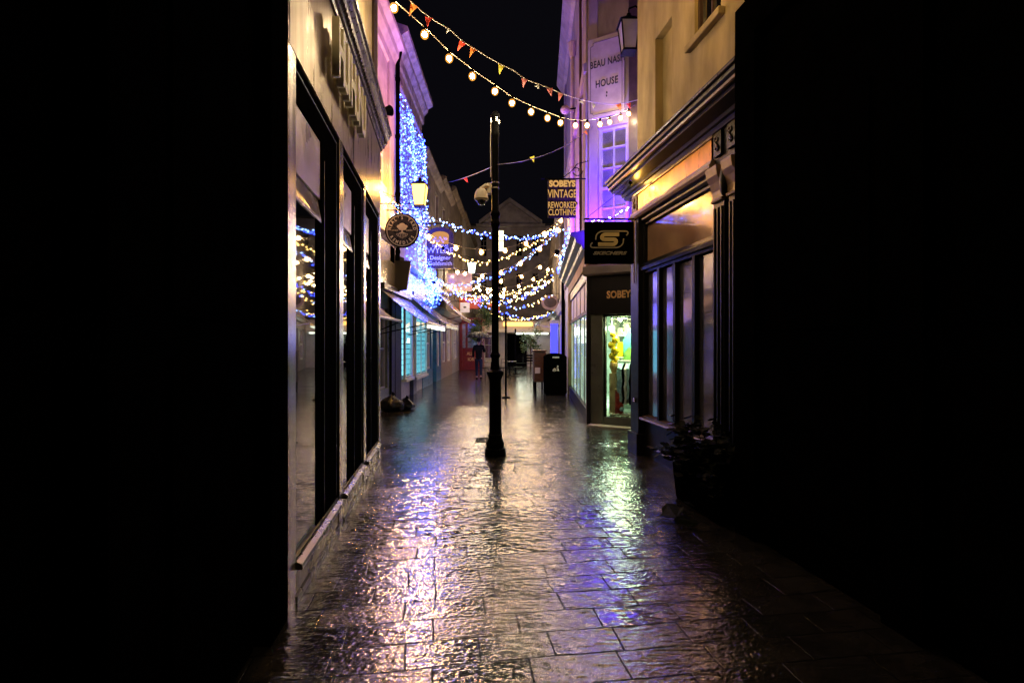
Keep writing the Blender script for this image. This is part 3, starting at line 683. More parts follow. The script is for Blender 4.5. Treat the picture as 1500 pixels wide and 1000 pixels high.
# S emblem from stroked outlines
def stroke(mb, pts, w, F, n0, n1, close=False):
    pts = [Vector((p[0], p[1])) for p in pts]; L_ = []; R_ = []
    for i, p in enumerate(pts):
        d = (pts[min(i+1, len(pts)-1)] - pts[max(i-1, 0)]).normalized(); nn = Vector((-d.y, d.x)) * w/2
        L_.append(p+nn); R_.append(p-nn)
    for i in range(len(pts)-1):
        q = [L_[i], R_[i], R_[i+1], L_[i+1]]
        mb.prism([F(v.x, n0, v.y) for v in q], [F(v.x, n1, v.y) for v in q])
    return mb
def arc(cx, cz, rx, rz, a0, a1, n=8): return [(cx + rx*math.cos(math.radians(a0+(a1-a0)*i/n)), cz + rz*math.sin(math.radians(a0+(a1-a0)*i/n))) for i in range(n+1)]
ex, ez = c.x-.005, c.z+.045
def sk(p): return [(ex + 1.2*x + .26*z, ez + 1.12*z) for x, z in p]
S_in = [(.105,.062)] + [(.02,.062)] + arc(-.055,.031,.035,.031,90,270,6) + [(.03,0)] + arc(.055,-.031,.035,.031,90,-90,6) + [(-.02,-.062),(-.115,-.062)]
mb = MB(); stroke(mb, sk(S_in), .052, F, .031, .037); mb.build('emblem', 'logo_gold', t)
S_o1 = arc(.175,.075,.03,.028,-60,90,5) + [(-.02,.103)] + arc(-.09,.04,.07,.063,90,190,6) + [(-.155,-.005)]
S_o2 = [(.17,.01)] + arc(.10,-.04,.075,.063,20,-90,6) + [(.02,-.103),(-.13,-.103)] + arc(-.165,-.07,.035,.033,270,120,6)
mb = MB(); stroke(mb, sk(S_o1), .018, F, .031, .035); stroke(mb, sk(S_o2), .018, F, .031, .035); mb.build('emblem_ring', 'greyletter', t)

Y = 9.6; F = front(Y); c = at(823, 291, Y)
t = thing('hanging_sign', 'brown hanging sign with glowing gold clothing lettering on scrolled bracket', 'sign', c, 'shop signs hanging over the street')
MB().box(c.x-.26, c.x+.26, Y-.03, Y+.03, c.z-.36, c.z+.35).build('board', 'darkboard', t, bevel=.008)
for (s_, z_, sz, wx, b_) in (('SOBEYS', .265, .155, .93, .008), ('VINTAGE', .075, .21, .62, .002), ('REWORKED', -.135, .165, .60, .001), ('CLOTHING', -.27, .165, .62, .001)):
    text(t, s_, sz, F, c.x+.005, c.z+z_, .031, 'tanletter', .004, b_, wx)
br_ = MB().tube([at(792,262,Y), at(858,262,Y)], .012, 8)
sp = [at(845 + (9-.55*i)*math.cos(i*.55), 250 + (9-.55*i)*math.sin(i*.55), Y) for i in range(13)]
br_.tube(sp, .008, 6).tube([at(822,262,Y), at(836,252,Y), at(846,240,Y), at(862,236,Y)], .008, 6)
br_.tube([at(810,262,Y), at(810,266,Y)], .006, 6).tube([at(836,262,Y), at(836,266,Y)], .006, 6)
br_.build('bracket', 'iron', t)

Y = 11.9; F = front(Y); c = at(589.5, 338, Y)
t = thing('hanging_sign', 'round midnight blue hanging sign with white tree emblem below the wall lantern', 'sign', c, 'shop signs hanging over the street')
def disc(c, r0, r1, y0, y1, seg=40):
    mb = MB()
    if r0 == 0:
        mb.prism([(c.x+r1*math.cos(2*PI*i/seg), y0, c.z+r1*math.sin(2*PI*i/seg)) for i in range(seg)], [(c.x+r1*math.cos(2*PI*i/seg), y1, c.z+r1*math.sin(2*PI*i/seg)) for i in range(seg)])
    else:
        for i in range(seg):
            a, b = 2*PI*i/seg, 2*PI*(i+1)/seg
            q = [(c.x+r*math.cos(t_), c.z+r*math.sin(t_)) for r, t_ in ((r0,a),(r1,a),(r1,b),(r0,b))]
            mb.prism([(x, y0, z) for x, z in q], [(x, y1, z) for x, z in q])
    return mb
disc(c, 0, .375, Y-.03, Y+.03).build('board', 'navysign', t)
disc(c, .345, .362, Y-.036, Y-.03).build('ring', 'whiteletter', t)
disc(c, .375, .395, Y-.045, Y+.045).build('rim', 'iron', t)
def ringtext(parent, s_, r, a0, a1, sz, inward=False):
    for i, ch in enumerate(s_):
        if ch == ' ': continue
        a = math.radians(a0 + (a1-a0)*i/(len(s_)-1))
        rot = a - PI/2 if not inward else a + PI/2
        text(parent, ch, sz, F, c.x + r*math.cos(a), c.z + r*math.sin(a), .031, 'whiteletter', .003, .003, .8, rot=rot)
ringtext(t, "NEAL'S YARD", .29, 172, 8, .105)
ringtext(t, 'REMEDIES', .29, 212, 328, .105, True)
mb = MB(); 
for (x, z, r) in ((0,.12,.07),(-.07,.09,.055),(.07,.09,.055),(-.03,.05,.06),(.04,.05,.06)): 
    mb.prism([F(c.x+x+r*math.cos(2*PI*i/12), .031, c.z+z+.75*r*math.sin(2*PI*i/12)) for i in range(12)], [F(c.x+x+r*math.cos(2*PI*i/12), .034+.0005*r*100, c.z+z+.75*r*math.sin(2*PI*i/12)) for i in range(12)])
stroke(mb, [(c.x, c.z+.03), (c.x, c.z-.03)], .03, F, .031, .036)
for k in range(-3, 4):
    stroke(mb, [(c.x, c.z-.03), (c.x+.025*k, c.z-.07), (c.x+.045*k, c.z-.12+.012*abs(k)), (c.x+.03*k, c.z-.185+.015*abs(k))], .009, F, .031, .0345)
mb.build('tree_emblem', 'whiteletter', t)
text(t, 'COVENT', .038, F, c.x-.165, c.z, .031, 'whiteletter', .002); text(t, 'GARDEN', .038, F, c.x+.165, c.z, .031, 'whiteletter', .002)
MB().tube([L2(11.9,0,4.80), L2(11.9,.80,4.80)], .012, 8).tube([L2(11.9,.02,5.1), L2(11.9,.75,4.80)], .007, 6).tube([at(590,300+0,Y)+Vector((0,0,-.0)), at(590,314,Y)], .008, 6).build('bracket', 'iron', t)

Y = 17; F = front(Y); c = at(645, 363, Y)
t = thing('hanging_sign', 'tall violet hanging sign with arched gold crest top and white lettering', 'sign', c, 'shop signs hanging over the street')
lp = [(-.44,-.68),(.44,-.68),(.44,.42)] + [(.44*math.cos(math.radians(a)), .42+.26*math.sin(math.radians(a))) for a in range(15, 180, 15)] + [(-.44,.42)]
MB().prism([F(c.x+x,-.03,c.z+z) for x,z in lp], [F(c.x+x,.03,c.z+z) for x,z in lp]).build('board', 'purpleboard', t)
lp2 = [(-.27,.12),(.27,.12),(.29,.40)] + [(.29*math.cos(math.radians(a)), .40+.14*math.sin(math.radians(a))) for a in range(15, 180, 15)] + [(-.29,.40)]
MB().prism([F(c.x+x,.031,c.z+z) for x,z in lp2], [F(c.x+x,.036,c.z+z) for x,z in lp2]).build('crest_panel', emat('emissive_crest_panel', (1.0, .45, .16), .28), t)  # amber lantern light put into the panel as emission
mb = MB()
for k in range(9): mb.ball(F(c.x-.2+.05*k, .04, c.z+.27+.07*math.sin(k*1.9)), .045, 8, 6, (1,.3,1))
mb.build('crest', 'gilt', t)
text(t, 'NICHOLAS', .11, F, c.x, c.z+.06, .031, 'whiteletter', .003)
text(t, 'WYLDE', .26, F, c.x, c.z-.10, .031, 'whiteletter', .003, .0, 1.0)
text(t, 'Designer', .19, F, c.x, c.z-.34, .031, 'whiteletter', .003, .001)
text(t, 'Goldsmith', .19, F, c.x, c.z-.53, .031, 'whiteletter', .003, .001)
MB().tube([L2(17,0,5.52), L2(17,1.2,5.52)], .016, 8).tube([F(c.x-.3,0,5.5), F(c.x-.3,0,5.2)], .008, 6).tube([F(c.x+.3,0,5.5), F(c.x+.3,0,5.2)], .008, 6).build('bracket', 'iron', t)

Y = 21; F = front(Y); c = at(673, 413, Y)
t = thing('hanging_sign', 'straw coloured rectangular hanging sign behind the violet goldsmith sign', 'sign', c, 'shop signs hanging over the street')
MB().box(c.x-.52, c.x+.52, Y-.03, Y+.03, c.z-.38, c.z+.36).build('board', 'paleboard', t, bevel=.01)
MB().box(c.x-.46, c.x+.46, Y-.036, Y-.03, c.z-.05, c.z+.28).build('inner_panel', 'awning2', t)
MB().tube([L2(21,0,4.55), L2(21,1.5,4.55)], .016, 8).build('bracket', 'iron', t)

Y = 26; F = front(Y); c = at(681, 450, Y)
t = thing('hanging_sign', 'small pale square hanging sign in front of the red shop', 'sign', c, 'shop signs hanging over the street')
MB().box(c.x-.24, c.x+.24, Y-.03, Y+.03, c.z-.27, c.z+.24).build('board', 'whiteletter', t, bevel=.01)
MB().ball(Vector((c.x, Y-.035, c.z)), .08, 10, 6, (1,.15,.6)).build('motif', 'darkletter', t)
MB().tube([L2(26,0,c.z+.3), L2(26,1.0,c.z+.3)], .014, 8).build('bracket', 'iron', t)

Y = 24; F = front(Y); c = at(806, 443, Y)
t = thing('hanging_sign', 'oval brown hanging sign above the olive awning', 'sign', c, 'shop signs hanging over the street')
mb = MB(); mb.prism([F(c.x+.42*math.cos(2*PI*i/24), -.03, c.z+.36*math.sin(2*PI*i/24)) for i in range(24)], [F(c.x+.42*math.cos(2*PI*i/24), .03, c.z+.36*math.sin(2*PI*i/24)) for i in range(24)])
mb.build('board', 'rosepaint', t)
mb = MB(); mb.prism([F(c.x+.30*math.cos(2*PI*i/24), .031, c.z+.24*math.sin(2*PI*i/24)) for i in range(24)], [F(c.x+.30*math.cos(2*PI*i/24), .036, c.z+.24*math.sin(2*PI*i/24)) for i in range(24)])
mb.build('inner_oval', 'brownpaint', t)
MB().tube([R2(24,.6,c.z+.42), R2(24,0,c.z+.42)], .014, 8).build('bracket', 'iron', t)

# ------------------------------------------------------------------ lanterns
def lantern(label, c, w, h, pane, arm, group='wall lanterns', m='iron'):
    t = thing('wall_lantern', label, 'lantern', c, group)
    x, y, z = c; a, b = w*.34, w*.5
    g_ = MB().hexa([(x-a,y-a,z-h/2),(x+a,y-a,z-h/2),(x+a,y+a,z-h/2),(x-a,y+a,z-h/2),(x-b,y-b,z+h*.28),(x+b,y-b,z+h*.28),(x+b,y+b,z+h*.28),(x-b,y+b,z+h*.28)])
    g_.build('glass', pane, t)
    f = MB()
    for sx_, sy_ in ((-1,-1),(1,-1),(1,1),(-1,1)):
        f.tube([(x+sx_*a*1.03,y+sy_*a*1.03,z-h/2), (x+sx_*b*1.03,y+sy_*b*1.03,z+h*.28)], .011, 6)
    f.box(x-a*1.15,x+a*1.15,y-a*1.15,y+a*1.15,z-h/2-.03,z-h/2)
    fo = f.build('frame', m, t)
    r = MB(); q = b*1.25
    r.prism([(x-q,y-q,z+h*.285),(x+q,y-q,z+h*.285),(x+q,y+q,z+h*.285),(x-q,y+q,z+h*.285)], [(x-q*.35,y-q*.35,z+h*.46),(x+q*.35,y-q*.35,z+h*.46),(x+q*.35,y+q*.35,z+h*.46),(x-q*.35,y+q*.35,z+h*.46)])
    r.lathe((x,y,z+h*.46), [(w*.15,0),(w*.2,h*.04),(w*.1,h*.08),(w*.12,h*.12),(w*.03,h*.16),(.01,h*.24),(0.002,h*.27)], 12)
    r.build('roof_cap', m, t, smooth=True)
    if arm: MB().tube(arm, .014, 8).build('arm', m, t, smooth=True)
    return t
lc = at(615, 283, 12.6)
lantern('lit warm yellow wall lantern above the round sign', lc, .34, .62, 'lantern', [lc+Vector((0,0,-.33)), lc+Vector((-.02,0,-.42)), lc+Vector((-.5,0,-.42)), Vector((-3.1,12.6,lc.z-.42))])
def lamp(kind, name, loc, col, power, aim=None, size=.1, spot=60, blend=.6, parent=None):
    l = bpy.data.lights.new(name, kind); l.energy = power; l.color = col
    if kind == 'POINT': l.shadow_soft_size = size
    if kind == 'SPOT': l.spot_size = math.radians(spot); l.spot_blend = blend; l.shadow_soft_size = size
    if kind == 'AREA': l.size = size
    o = bpy.data.objects.new(name, l); COL.objects.link(o); o.location = loc
    if aim is not None: o.rotation_euler = (Vector(aim)-Vector(loc)).to_track_quat('-Z', 'Y').to_euler()
    return o
lamp('POINT', 'lantern_lamp', lc + Vector((.0, -.3, 0)), (1, .50, .10), 210, size=.1)
un = at(921, 50, 7.75)
lantern('unlit black wall lantern by the painted name panel', un, .26, .52, 'greypaint', [un+Vector((0,0,.38)), un+Vector((.1,0,.42)), un+Vector((.3,.0,.3))])
fl = at(691, 391, 24)
lantern('small white lit lantern above the straw coloured sign', fl, .34, .6, 'lanternw', [fl+Vector((0,0,.4)), fl+Vector((-.2,0,.5)), Vector((-3.1,24,fl.z+.5))])
# added lantern, unseen above the frame, lights the gold fascia and cream wall
nl = L1(2.3, 1.15, 6.1)
lantern('added unseen warm lantern bracketed high off the black building at the near end', nl, .3, .55, 'lantern', [nl+Vector((0,0,.4)), nl+Vector((-.2,0,.5)), L1(2.3, -.10, nl.z+.5)])
lamp('POINT', 'lantern_lamp', nl + Vector((0, 0, -.32)), (1, .70, .36), 30, size=.12)

lamp('POINT', 'lantern_lamp', fl + Vector((.1, -.3, -.1)), (1.0, .95, .75), 50, size=.3)
gl = R1(5.1, .47, 5.9)  # added lantern out of view, for the cream wall and a gold paving streak
lantern('added unseen warm lantern high on the cream rendered wall', gl, .3, .55, 'lantern', [gl+Vector((0,0,.4)), gl+Vector((.1,0,.5)), R1(5.1, -.1, gl.z+.5)])
lamp('POINT', 'lantern_lamp', gl + Vector((-.05, -.1, -.32)), (1, .60, .18), 13, size=.1)
# LED flood fixtures washing the facades (small box heads)
def flood(label, loc, aim, col, power, spot=80, size=.06, blend=.8):
    t = thing('flood_light', label, 'floodlight', loc, 'facade floodlights')
    d = (Vector(aim)-Vector(loc)).normalized()
    b = Vector(loc) - d*.08
    MB().tube([b - d*.06, b, b + d*.03], [.045, .06, .07], 12).build('housing', 'iron', t)
    lamp('SPOT', 'flood_lamp', loc, col, power, aim, size, spot, blend)
    return t
flood('violet floodlight on the shop cornice below the sash window', S1(.35, .42, 3.15), S1(.42, -.1, 4.6), (.08, .012, 1.0), 1100, 130)
flood('violet floodlight low on the street face of the corner house', R2(12.2, .5, 3.8), R2(13.0, -.1, 7.0), (.30, .05, 1.0), 330, 120)
flood('rose floodlight on the cornice of the gold clad shop aimed at the corner house', L1(6.7, .2, 4.6), (1.8, 10.2, 6.8), (1.0, .42, .60), 14, 46)
flood('rose floodlight on the corner house aimed across the street', R2(11.0, .25, 4.6), (-3.1, 11.9, 7.6), (1.0, .32, .85), 620, 52)
flood('added blue floodlight hanging over the wet grey awning', (-2.1, 15.2, 4.3), (-3.0, 15.0, 2.9), (.06, .08, 1.0), 280, 100)  # added light, turns awning and fascia blue for the window reflections
t = thing('added_sign_light', 'added small spotlight under the black cornice lighting the honey sign panel', 'spotlight', R1(6.95, .16, 3.74))
MB().tube([R1(6.97,.17,3.75), R1(6.95,.15,3.70)], .022, 10).build('housing', 'iron', t)
lamp('POINT', 'added_sign_lamp', R1(6.93, .12, 3.665), (1, .50, .08), 3.2, size=.02)  # lamp added to brighten the far end of the sign panel
flood('added blue floodlight washing the wall at the blue light curtain', (-2.55, 16.5, 3.6), (-3.1, 15.5, 6.5), (.03, .05, 1.0), 600, 130)  # added to strengthen the blue wash on the wall behind the curtain

# ------------------------------------------------------------------ left row
pa = thing('terraced_building', 'rose lit stone house left of the black downpipe', 'building', (-3.1, 10.5, 0), 'terraced houses on the left')
w = MB(); holes = [(11.8,12.7,5.4,7.0)]
wallgrid(w, L2, 7.0, 13.3, 3.0, 9.0, -.3, 0, holes); w.fbox(L2, 7.0, 13.3, -4, -.3, 3.0, 9.0); w.build('wall', 'pink', pa)
sash(pa, L2, 11.8, 12.7, 5.4, 7.0, -.1)
MB().fbox(L2, 12.75, 13.25, 0, .06, 3.6, 8.6).build('pilaster', 'pink', pa, bevel=.01)
MB().profile(L2, 7.0, 13.42, [(0,8.55),(.05,8.6),(.06,8.8),(.16,8.95),(.18,9.1),(.30,9.2),(.30,9.32),(0,9.45)]).build('cornice', 'pink', pa)
MB().fbox(L2, 7.0, 13.35, -4, -.05, 9.4, 9.9).build('roof', 'slate', pa)
MB().fbox(L2, 11.0, 13.3, -.3, .06, 2.95, 4.02).build('shop_fascia', 'silver', pa, bevel=.01)
MB().profile(L2, 10.0, 13.35, [(0,4.02),(.1,4.04),(.16,4.12),(.16,4.16),(0,4.2)]).build('shop_cornice', 'pinkdark', pa)
w = MB(); wallgrid(w, L2, 7.0, 13.3, 0, 2.95, -.3, 0, [(11.9,12.75,.45,2.4)]); w.build('shopfront', 'frost', pa)
sash(pa, L2, 11.9, 12.75, .45, 2.4, -.06, 1, 2, 'greypaint', 'dglass2')
MB().fbox(L2, 12.95, 13.3, 0, .06, 0, 2.95).build('shop_pilaster', 'black', pa)
lp = [(0,3.70),(.46,3.70),(.46,3.62),(.36,2.95),(0,2.9)]
MB().profile(L2, 13.30, 13.42, lp).build('console', 'black', pa)

pb_ = thing('terraced_building', 'rose lit stone house hung with the blue light curtain', 'building', (-3.1, 15.5, 0), 'terraced houses on the left')
w = MB(); holes = [(14.0,14.9,5.2,7.0),(15.9,16.8,5.2,7.0)]
wallgrid(w, L2, 13.45, 17.6, 3.0, 9.3, -.3, 0, holes); w.fbox(L2, 13.45, 17.6, -4, -.3, 3.0, 9.3); w.build('wall', 'mauve', pb_)
for h_ in holes: sash(pb_, L2, *h_, -.1)
MB().profile(L2, 13.45, 17.75, [(0,9.1),(.05,9.15),(.06,9.4),(.18,9.55),(.2,9.65),(.36,9.75),(.36,9.88),(0,10.0)]).build('cornice', 'pinkdark', pb_)
MB().profile(L2, 13.45, 17.6, [(0,8.55),(.06,8.57),(.06,8.65),(0,8.68)]).build('string_course', 'mauve', pb_)
for k in range(3): MB().fbox(L2, 14.3+k*1.25, 14.5+k*1.25, 0, .04, 8.72, 8.95).build('corbel', 'mauve', pb_)
MB().fbox(L2, 13.45, 17.6, -4, .0, 9.95, 10.1).build('roof', 'slate', pb_)
MB().fbox(L2, 13.5, 17.6, -.3, .10, 2.95, 3.65).build('shop_fascia', 'awning', pb_, bevel=.01)
MB().profile(L2, 13.5, 17.6, [(.0,3.65),(.2,3.68),(.26,3.76),(.26,3.8),(0,3.9)]).build('shop_cornice', 'slate', pb_)
w = MB(); wallgrid(w, L2, 13.45, 18.3, 0, 2.95, -.3, 0, [(14.4,15.45,.55,2.6),(16.0,18.1,.5,2.6)]); w.build('shopfront', 'greypaint', pb_)
MB().fbox(L2, 13.5, 14.2, 0, .03, 0, 2.9).build('shop_pilaster', 'black', pb_)
MB().fbox(L2, 15.53, 15.9, 0, .06, 0.5, 2.7).build('shop_pilaster', 'tancard', pb_)
MB().fbox(L2, 15.5, 16.0, 0, .12, 0, .5).build('pier_base', 'tealpaint', pb_)
for (a, b, c_, d) in ((14.4,15.45,.55,2.6),(16.0,18.1,.5,2.6)):
    f = sash(pb_, L2, a, b, c_, d, .10, 1 if b-a < 1.5 else 2, 1, 'white', 'glass', .07)
    sl = MB()
    k = 0; z = c_+.1
    while z < d-.1:
        sl.fbox(L2, a+.06, b-.06, -.02, .03+.012*(k % 2), z, z+.125); z += .15; k += 1
    sl.build('lit_blind', 'cyan', f)
    MB().fbox(L2, a-.06, b+.06, 0, .15, c_-.08, c_).build('window_sill', 'white', pb_)

# black downpipe between the two houses
t = thing('drainpipe', 'black downpipe with hopper between the two rose lit houses', 'drainpipe', (-3.0, 13.4, 0), 'drainpipes')
mb = MB().tube([(-2.98,13.36,2.9), (-2.98,13.36,8.9)], .055, 10)
for z in (3.9,5.4,6.9,8.4): mb.tube([(-2.98,13.36,z),(-2.98,13.36,z+.08)], .07, 10)
mb.build('pipe', 'blackmatt', t, smooth=True)
MB().lathe((-2.98,13.36,8.9), [(.06,0),(.07,.05),(.12,.25),(.13,.4),(.12,.42)], 12).build('hopper', 'blackmatt', t)

# blue light curtain
t = thing('light_curtain', 'curtain of blue fairy lights draped down the rose lit facade', 'light curtain', (-2.98, 15.5, 4))
bl_, wh_ = MB(), MB()
for k in range(2100):
    y = random.uniform(13.6, 17.45); z = 3.3 + 4.95*random.random()
    if z < 5.6 and random.random() < (17.3-y)/3.4*min(1, (5.6-z)/1.2)*.9: continue
    p = Vector((-3.0+random.uniform(0,.10)+.06*math.sin(y*3+z), y, z))
    (wh_ if random.random() < .14 else bl_).octa(p, random.uniform(.013,.021))
for k in range(620):
    u = random.gauss(0, .5); y = 17.0 + u*1.1; z = 3.45 + abs(random.gauss(0,.55)) - .25*abs(u) - .55*random.random()
    p = Vector((-2.92 + max(0, .55-.35*abs(z-3.3))*random.uniform(.1,1), y, z))
    (wh_ if random.random() < .2 else bl_).octa(p, random.uniform(.013,.022))
tag(bl_.build('blue_lights', 'fairyblue', t, fix=False), kind='stuff'); tag(wh_.build('ice_white_lights', 'fairyice', t, fix=False), kind='stuff')
mb = MB()
for k in range(34):
    y = 13.65 + k*.113; mb.tube([(-2.99, y, 8.25), (-2.97+.05*math.sin(k), y+.05*math.sin(k*2.1), 6), (-2.98, y+.03, 3.6)], .003, 4)
mb.build('wires', 'wire', t)

# awnings
def awning(label, y0, y1, d, zt, zb, m, val=.12, group='shop awnings'):
    t = thing('awning', label, 'awning', L2(y0, 0, zb), group)
    mb = MB()
    n_ = 6
    for i in range(n_):
        u0, u1 = i/n_, (i+1)/n_
        z0 = zt + (zb-zt)*u0 - .05*math.sin(PI*u0); z1 = zt + (zb-zt)*u1 - .05*math.sin(PI*u1)
        mb.profile(L2, y0, y1, [(d*u0,z0-.015),(d*u1,z1-.015),(d*u1,z1),(d*u0,z0)])
    mb.build('canopy', m, t)
    MB().profile(L2, y0, y1, [(d-.01,zb-val),(d+.01,zb-val),(d+.012,zb),(d-.01,zb)]).build('valance', m, t)
    MB().tube([L2(y0,d,zb+.01), L2(y1,d,zb+.01)], .028, 8).build('front_bar', 'white', t)
    for y in (y0+.15, y1-.15):
        MB().tube([L2(y,0,zb-.25), L2(y,d-.03,zb-.02)], .014, 6).build('arm', 'iron', t)
    MB().fbox(L2, y0, y1, 0, .13, zt-.02, zt+.12).build('cassette', 'slate', t)
    return t
awning('short pale awning behind the gold clad shop corner', 9.6, 11.7, .58, 2.45, 2.05, 'white', .02)
awning('long wet grey awning reflecting blue lights', 11.95, 15.2, 1.1, 2.86, 2.03, 'awning')
awning('wet grey awning second along the left row', 15.5, 18.9, 1.1, 3.02, 2.15, 'awning')
awning('rose tinted awning farthest along the left row', 19.8, 24.2, 1.12, 3.75, 2.62, 'awning2')

# farther left houses
def house(name, label, y0, y1, h, wallm, frontm, doors, wins, F=L2, group='terraced houses on the left', win_rows=((4.0,5.7),(6.4,7.7)), nwin=2, depth=5, gl='dglass', trim='stone'):
    t = thing(name, label, 'building', F(y0, 0, 0), group)
    ws = []
    for r in win_rows:
        if r[1] > h-.3: continue
        for k in range(nwin):
            c_ = y0 + (y1-y0)*(k+.5)/nwin; ws.append((c_-.42, c_+.42, r[0], r[1]))
    w = MB(); wallgrid(w, F, y0, y1, 3.0, h, -.3, 0, ws); w.fbox(F, y0, y1, -depth, -.3, 3.0, h); w.build('wall', wallm, t)
    for q in ws:
        sash(t, F, *q, -.1, 2, 4, 'white', gl)
        MB().fbox(F, q[0]-.08, q[1]+.08, 0, .07, q[2]-.1, q[2]).build('window_sill', wallm, t)
    w = MB(); wallgrid(w, F, y0, y1, 0, 3.0, -.3, 0.02, wins+doors); w.build('shopfront', frontm, t)
    for q in wins: sash(t, F, *q, -.04, 2, 2, 'white', 'dglass2', .06, .04)
    for q in doors:
        d = MB().fbox(F, q[0], q[1], -.2, -.14, q[2], q[3]).build('door', frontm, t)
        MB().fbox(F, q[0]+.15, q[1]-.15, -.14, -.125, 1.1, q[3]-.2).build('door_pane', 'dglass2', d)
        MB().fbox(F, q[0]+.15, q[1]-.15, -.14, -.12, .2, .85).build('door_panel', 'whiteletter' if frontm == 'bluepaint' else frontm, d)
    MB().profile(F, y0, y1, [(.02,2.75),(.12,2.78),(.2,2.98),(.2,3.05),(0,3.12)]).build('shop_cornice', frontm, t)
    MB().profile(F, y0, y1, [(0,h-.25),(.08,h-.2),(.22,h-.05),(.22,h+.03),(0,h+.1)]).build('cornice', trim, t)
    rf_ = MB().profile(F, y0, y1, [(.15,h+.03),(-depth,h+.03),(-depth*.5,h+1.2)]).build('roof', 'slate', t)
    return t
house('terraced_building', 'dark stone house over the deep blue shop door', 17.65, 22.2, 8.3, 'stone', 'bluepaint', [(19.9,20.9,0,2.4)], [(18.4,19.5,.6,2.5),(21.2,22.0,.6,2.5)])
house('terraced_building', 'dark stone house over the dusty rose shop window', 22.25, 26.3, 8.8, 'stone', 'rosepaint', [], [(22.7,24.0,.7,2.5),(24.5,25.8,.7,2.5)])
house('terraced_building', 'dark stone house over the lilac grey shopfront', 26.35, 32.0, 9.6, 'stone', 'greypaint', [(29.9,30.8,0,2.4)], [(27.0,28.6,.7,2.5)])
house('terraced_building', 'tall dark house farthest along the left side', 32.05, 43.0, 9.8, 'stone2', 'greypaint', [(33,34,0,2.4)], [(36,38,.6,2.4)], nwin=4)

# red shop projecting at the end of the left row
F = front(30)
rs = thing('kiosk', 'crimson shop kiosk with gilt lettering behind the person', 'kiosk', (-2.5, 30, 0))
MB().box(-3.1, -1.75, 30, 32.5, 0, 2.9).build('body', 'redpaint', rs, bevel=.02)
MB().box(-3.1, -1.70, 29.9, 32.5, 2.9, 3.05).build('cornice', 'redpaint', rs)
MB().box(-3.0, -2.72, 29.97, 30.0, 1.3, 2.7).box(-2.6, -1.9, 29.97, 30.0, 1.3, 2.7).build('window', 'dglass2', rs)
MB().box(-3.05, -2.9, 29.9, 29.97, .2, 2.8).build('post', 'redpaint', rs)
text(rs, 'ALB', .26, F, -2.45, .95, .01, 'gilt', .004, .003, .9); text(rs, 'IOR', .26, F, -2.4, .62, .01, 'gilt', .004, .003, .9)
MB().box(-3.05, -1.8, 29.6, 29.75, 3.55, 4.2).build('orange_sign', 'orange', rs, bevel=.02)
t = thing('shop_sign', 'small orange lit sign beside the lamp column', 'sign', (-1.1, 31, 4))
MB().box(-1.5, -.75, 31, 31.1, 3.35, 3.95).build('board', 'orange', t, bevel=.02)
MB().tube([(-3.1,31.05,4.0),(-.75,31.05,4.0)], .02, 6).build('bracket', 'iron', t)

# small tree by the kiosk
def tree(label, base, h, r, n, m='leafgreen', cat='tree', name='small_tree'):
    t = thing(name, label, cat, base)
    b = Vector(base)
    tr = MB().tube([b, b+Vector((.03,0,h*.3)), b+Vector((-.02,.02,h*.62))], [.06,.045,.03], 8)
    for k in range(6):
        a = k*1.1; s_ = b+Vector((0,0,h*(.35+.05*k))); tr.tube([s_, s_+Vector((r*.6*math.cos(a), r*.6*math.sin(a), h*.18))], [.025,.008], 6)
    tr.build('trunk', 'wood', t)
    mb = MB(); cl = [b+Vector((random.uniform(-r,r)*.7, random.uniform(-r,r)*.7, h*.68+random.uniform(-1,1)*h*.24)) for _ in range(12)]
    for k in range(n):
        c_ = random.choice(cl) + Vector([random.gauss(0, r*.22) for _ in range(3)]); s_ = random.uniform(.04,.09)
        u = Vector([random.gauss(0,1) for _ in range(3)]).normalized(); v = u.orthogonal().normalized()
        mb.quad(c_-u*s_, c_+v*s_*.5, c_+u*s_, c_-v*s_*.5)
    mb.build('crown', m, t, fix=False)
    return t
tree('small bushy tree between the crimson kiosk and the lamp column', (-1.75, 29.2, 0), 4.2, .65, 1500)
tree('green shrub in the glow at the far right of the lane', (1.2, 33, 0), 2.6, .7, 900, name='shrub', cat='shrub')

# ------------------------------------------------------------------ end of the street
en = thing('shop_building', 'single storey row closing the far end of the lane under a white lit canopy', 'building', (0, 35, 0))
F = front(35)
w = MB(); wallgrid(w, F, -3.2, 6, 0, 3.1, -3, 0, [(-.35,1.05,0,2.25),(-1.9,-.9,.5,2.4)]); w.build('wall', 'lav', en)
MB().box(-.35, 1.05, 36.5, 36.6, 0, 2.25).build('doorway', 'blackmatt', en)
sash(en, F, -1.9, -.9, .5, 2.4, -.05, 2, 2, 'white', 'dglass2', .06)
MB().box(-2.1, 2.6, 33.9, 35, 2.28, 2.5).build('canopy', 'white', en, bevel=.02)
MB().box(.2, 2.4, 33.95, 34.1, 2.16, 2.26).build('strip_light', 'tube', en)
MB().box(-.6, 1.4, 34.9, 35.0, 2.75, 3.0).build('orange_strip', 'orangelit', en)
MB().box(-3.2, 6, 34.8, 38, 3.1, 3.3).build('roof', 'slate', en)
MB().box(1.3, 1.5, 34.2, 34.4, 0, 2.28).build('column', 'white', en)
lamp('AREA', 'canopy_lamp', (1.0, 33.7, 2.1), (.85, 1.0, .8), 12, (1.0, 30, 0), size=1.2)

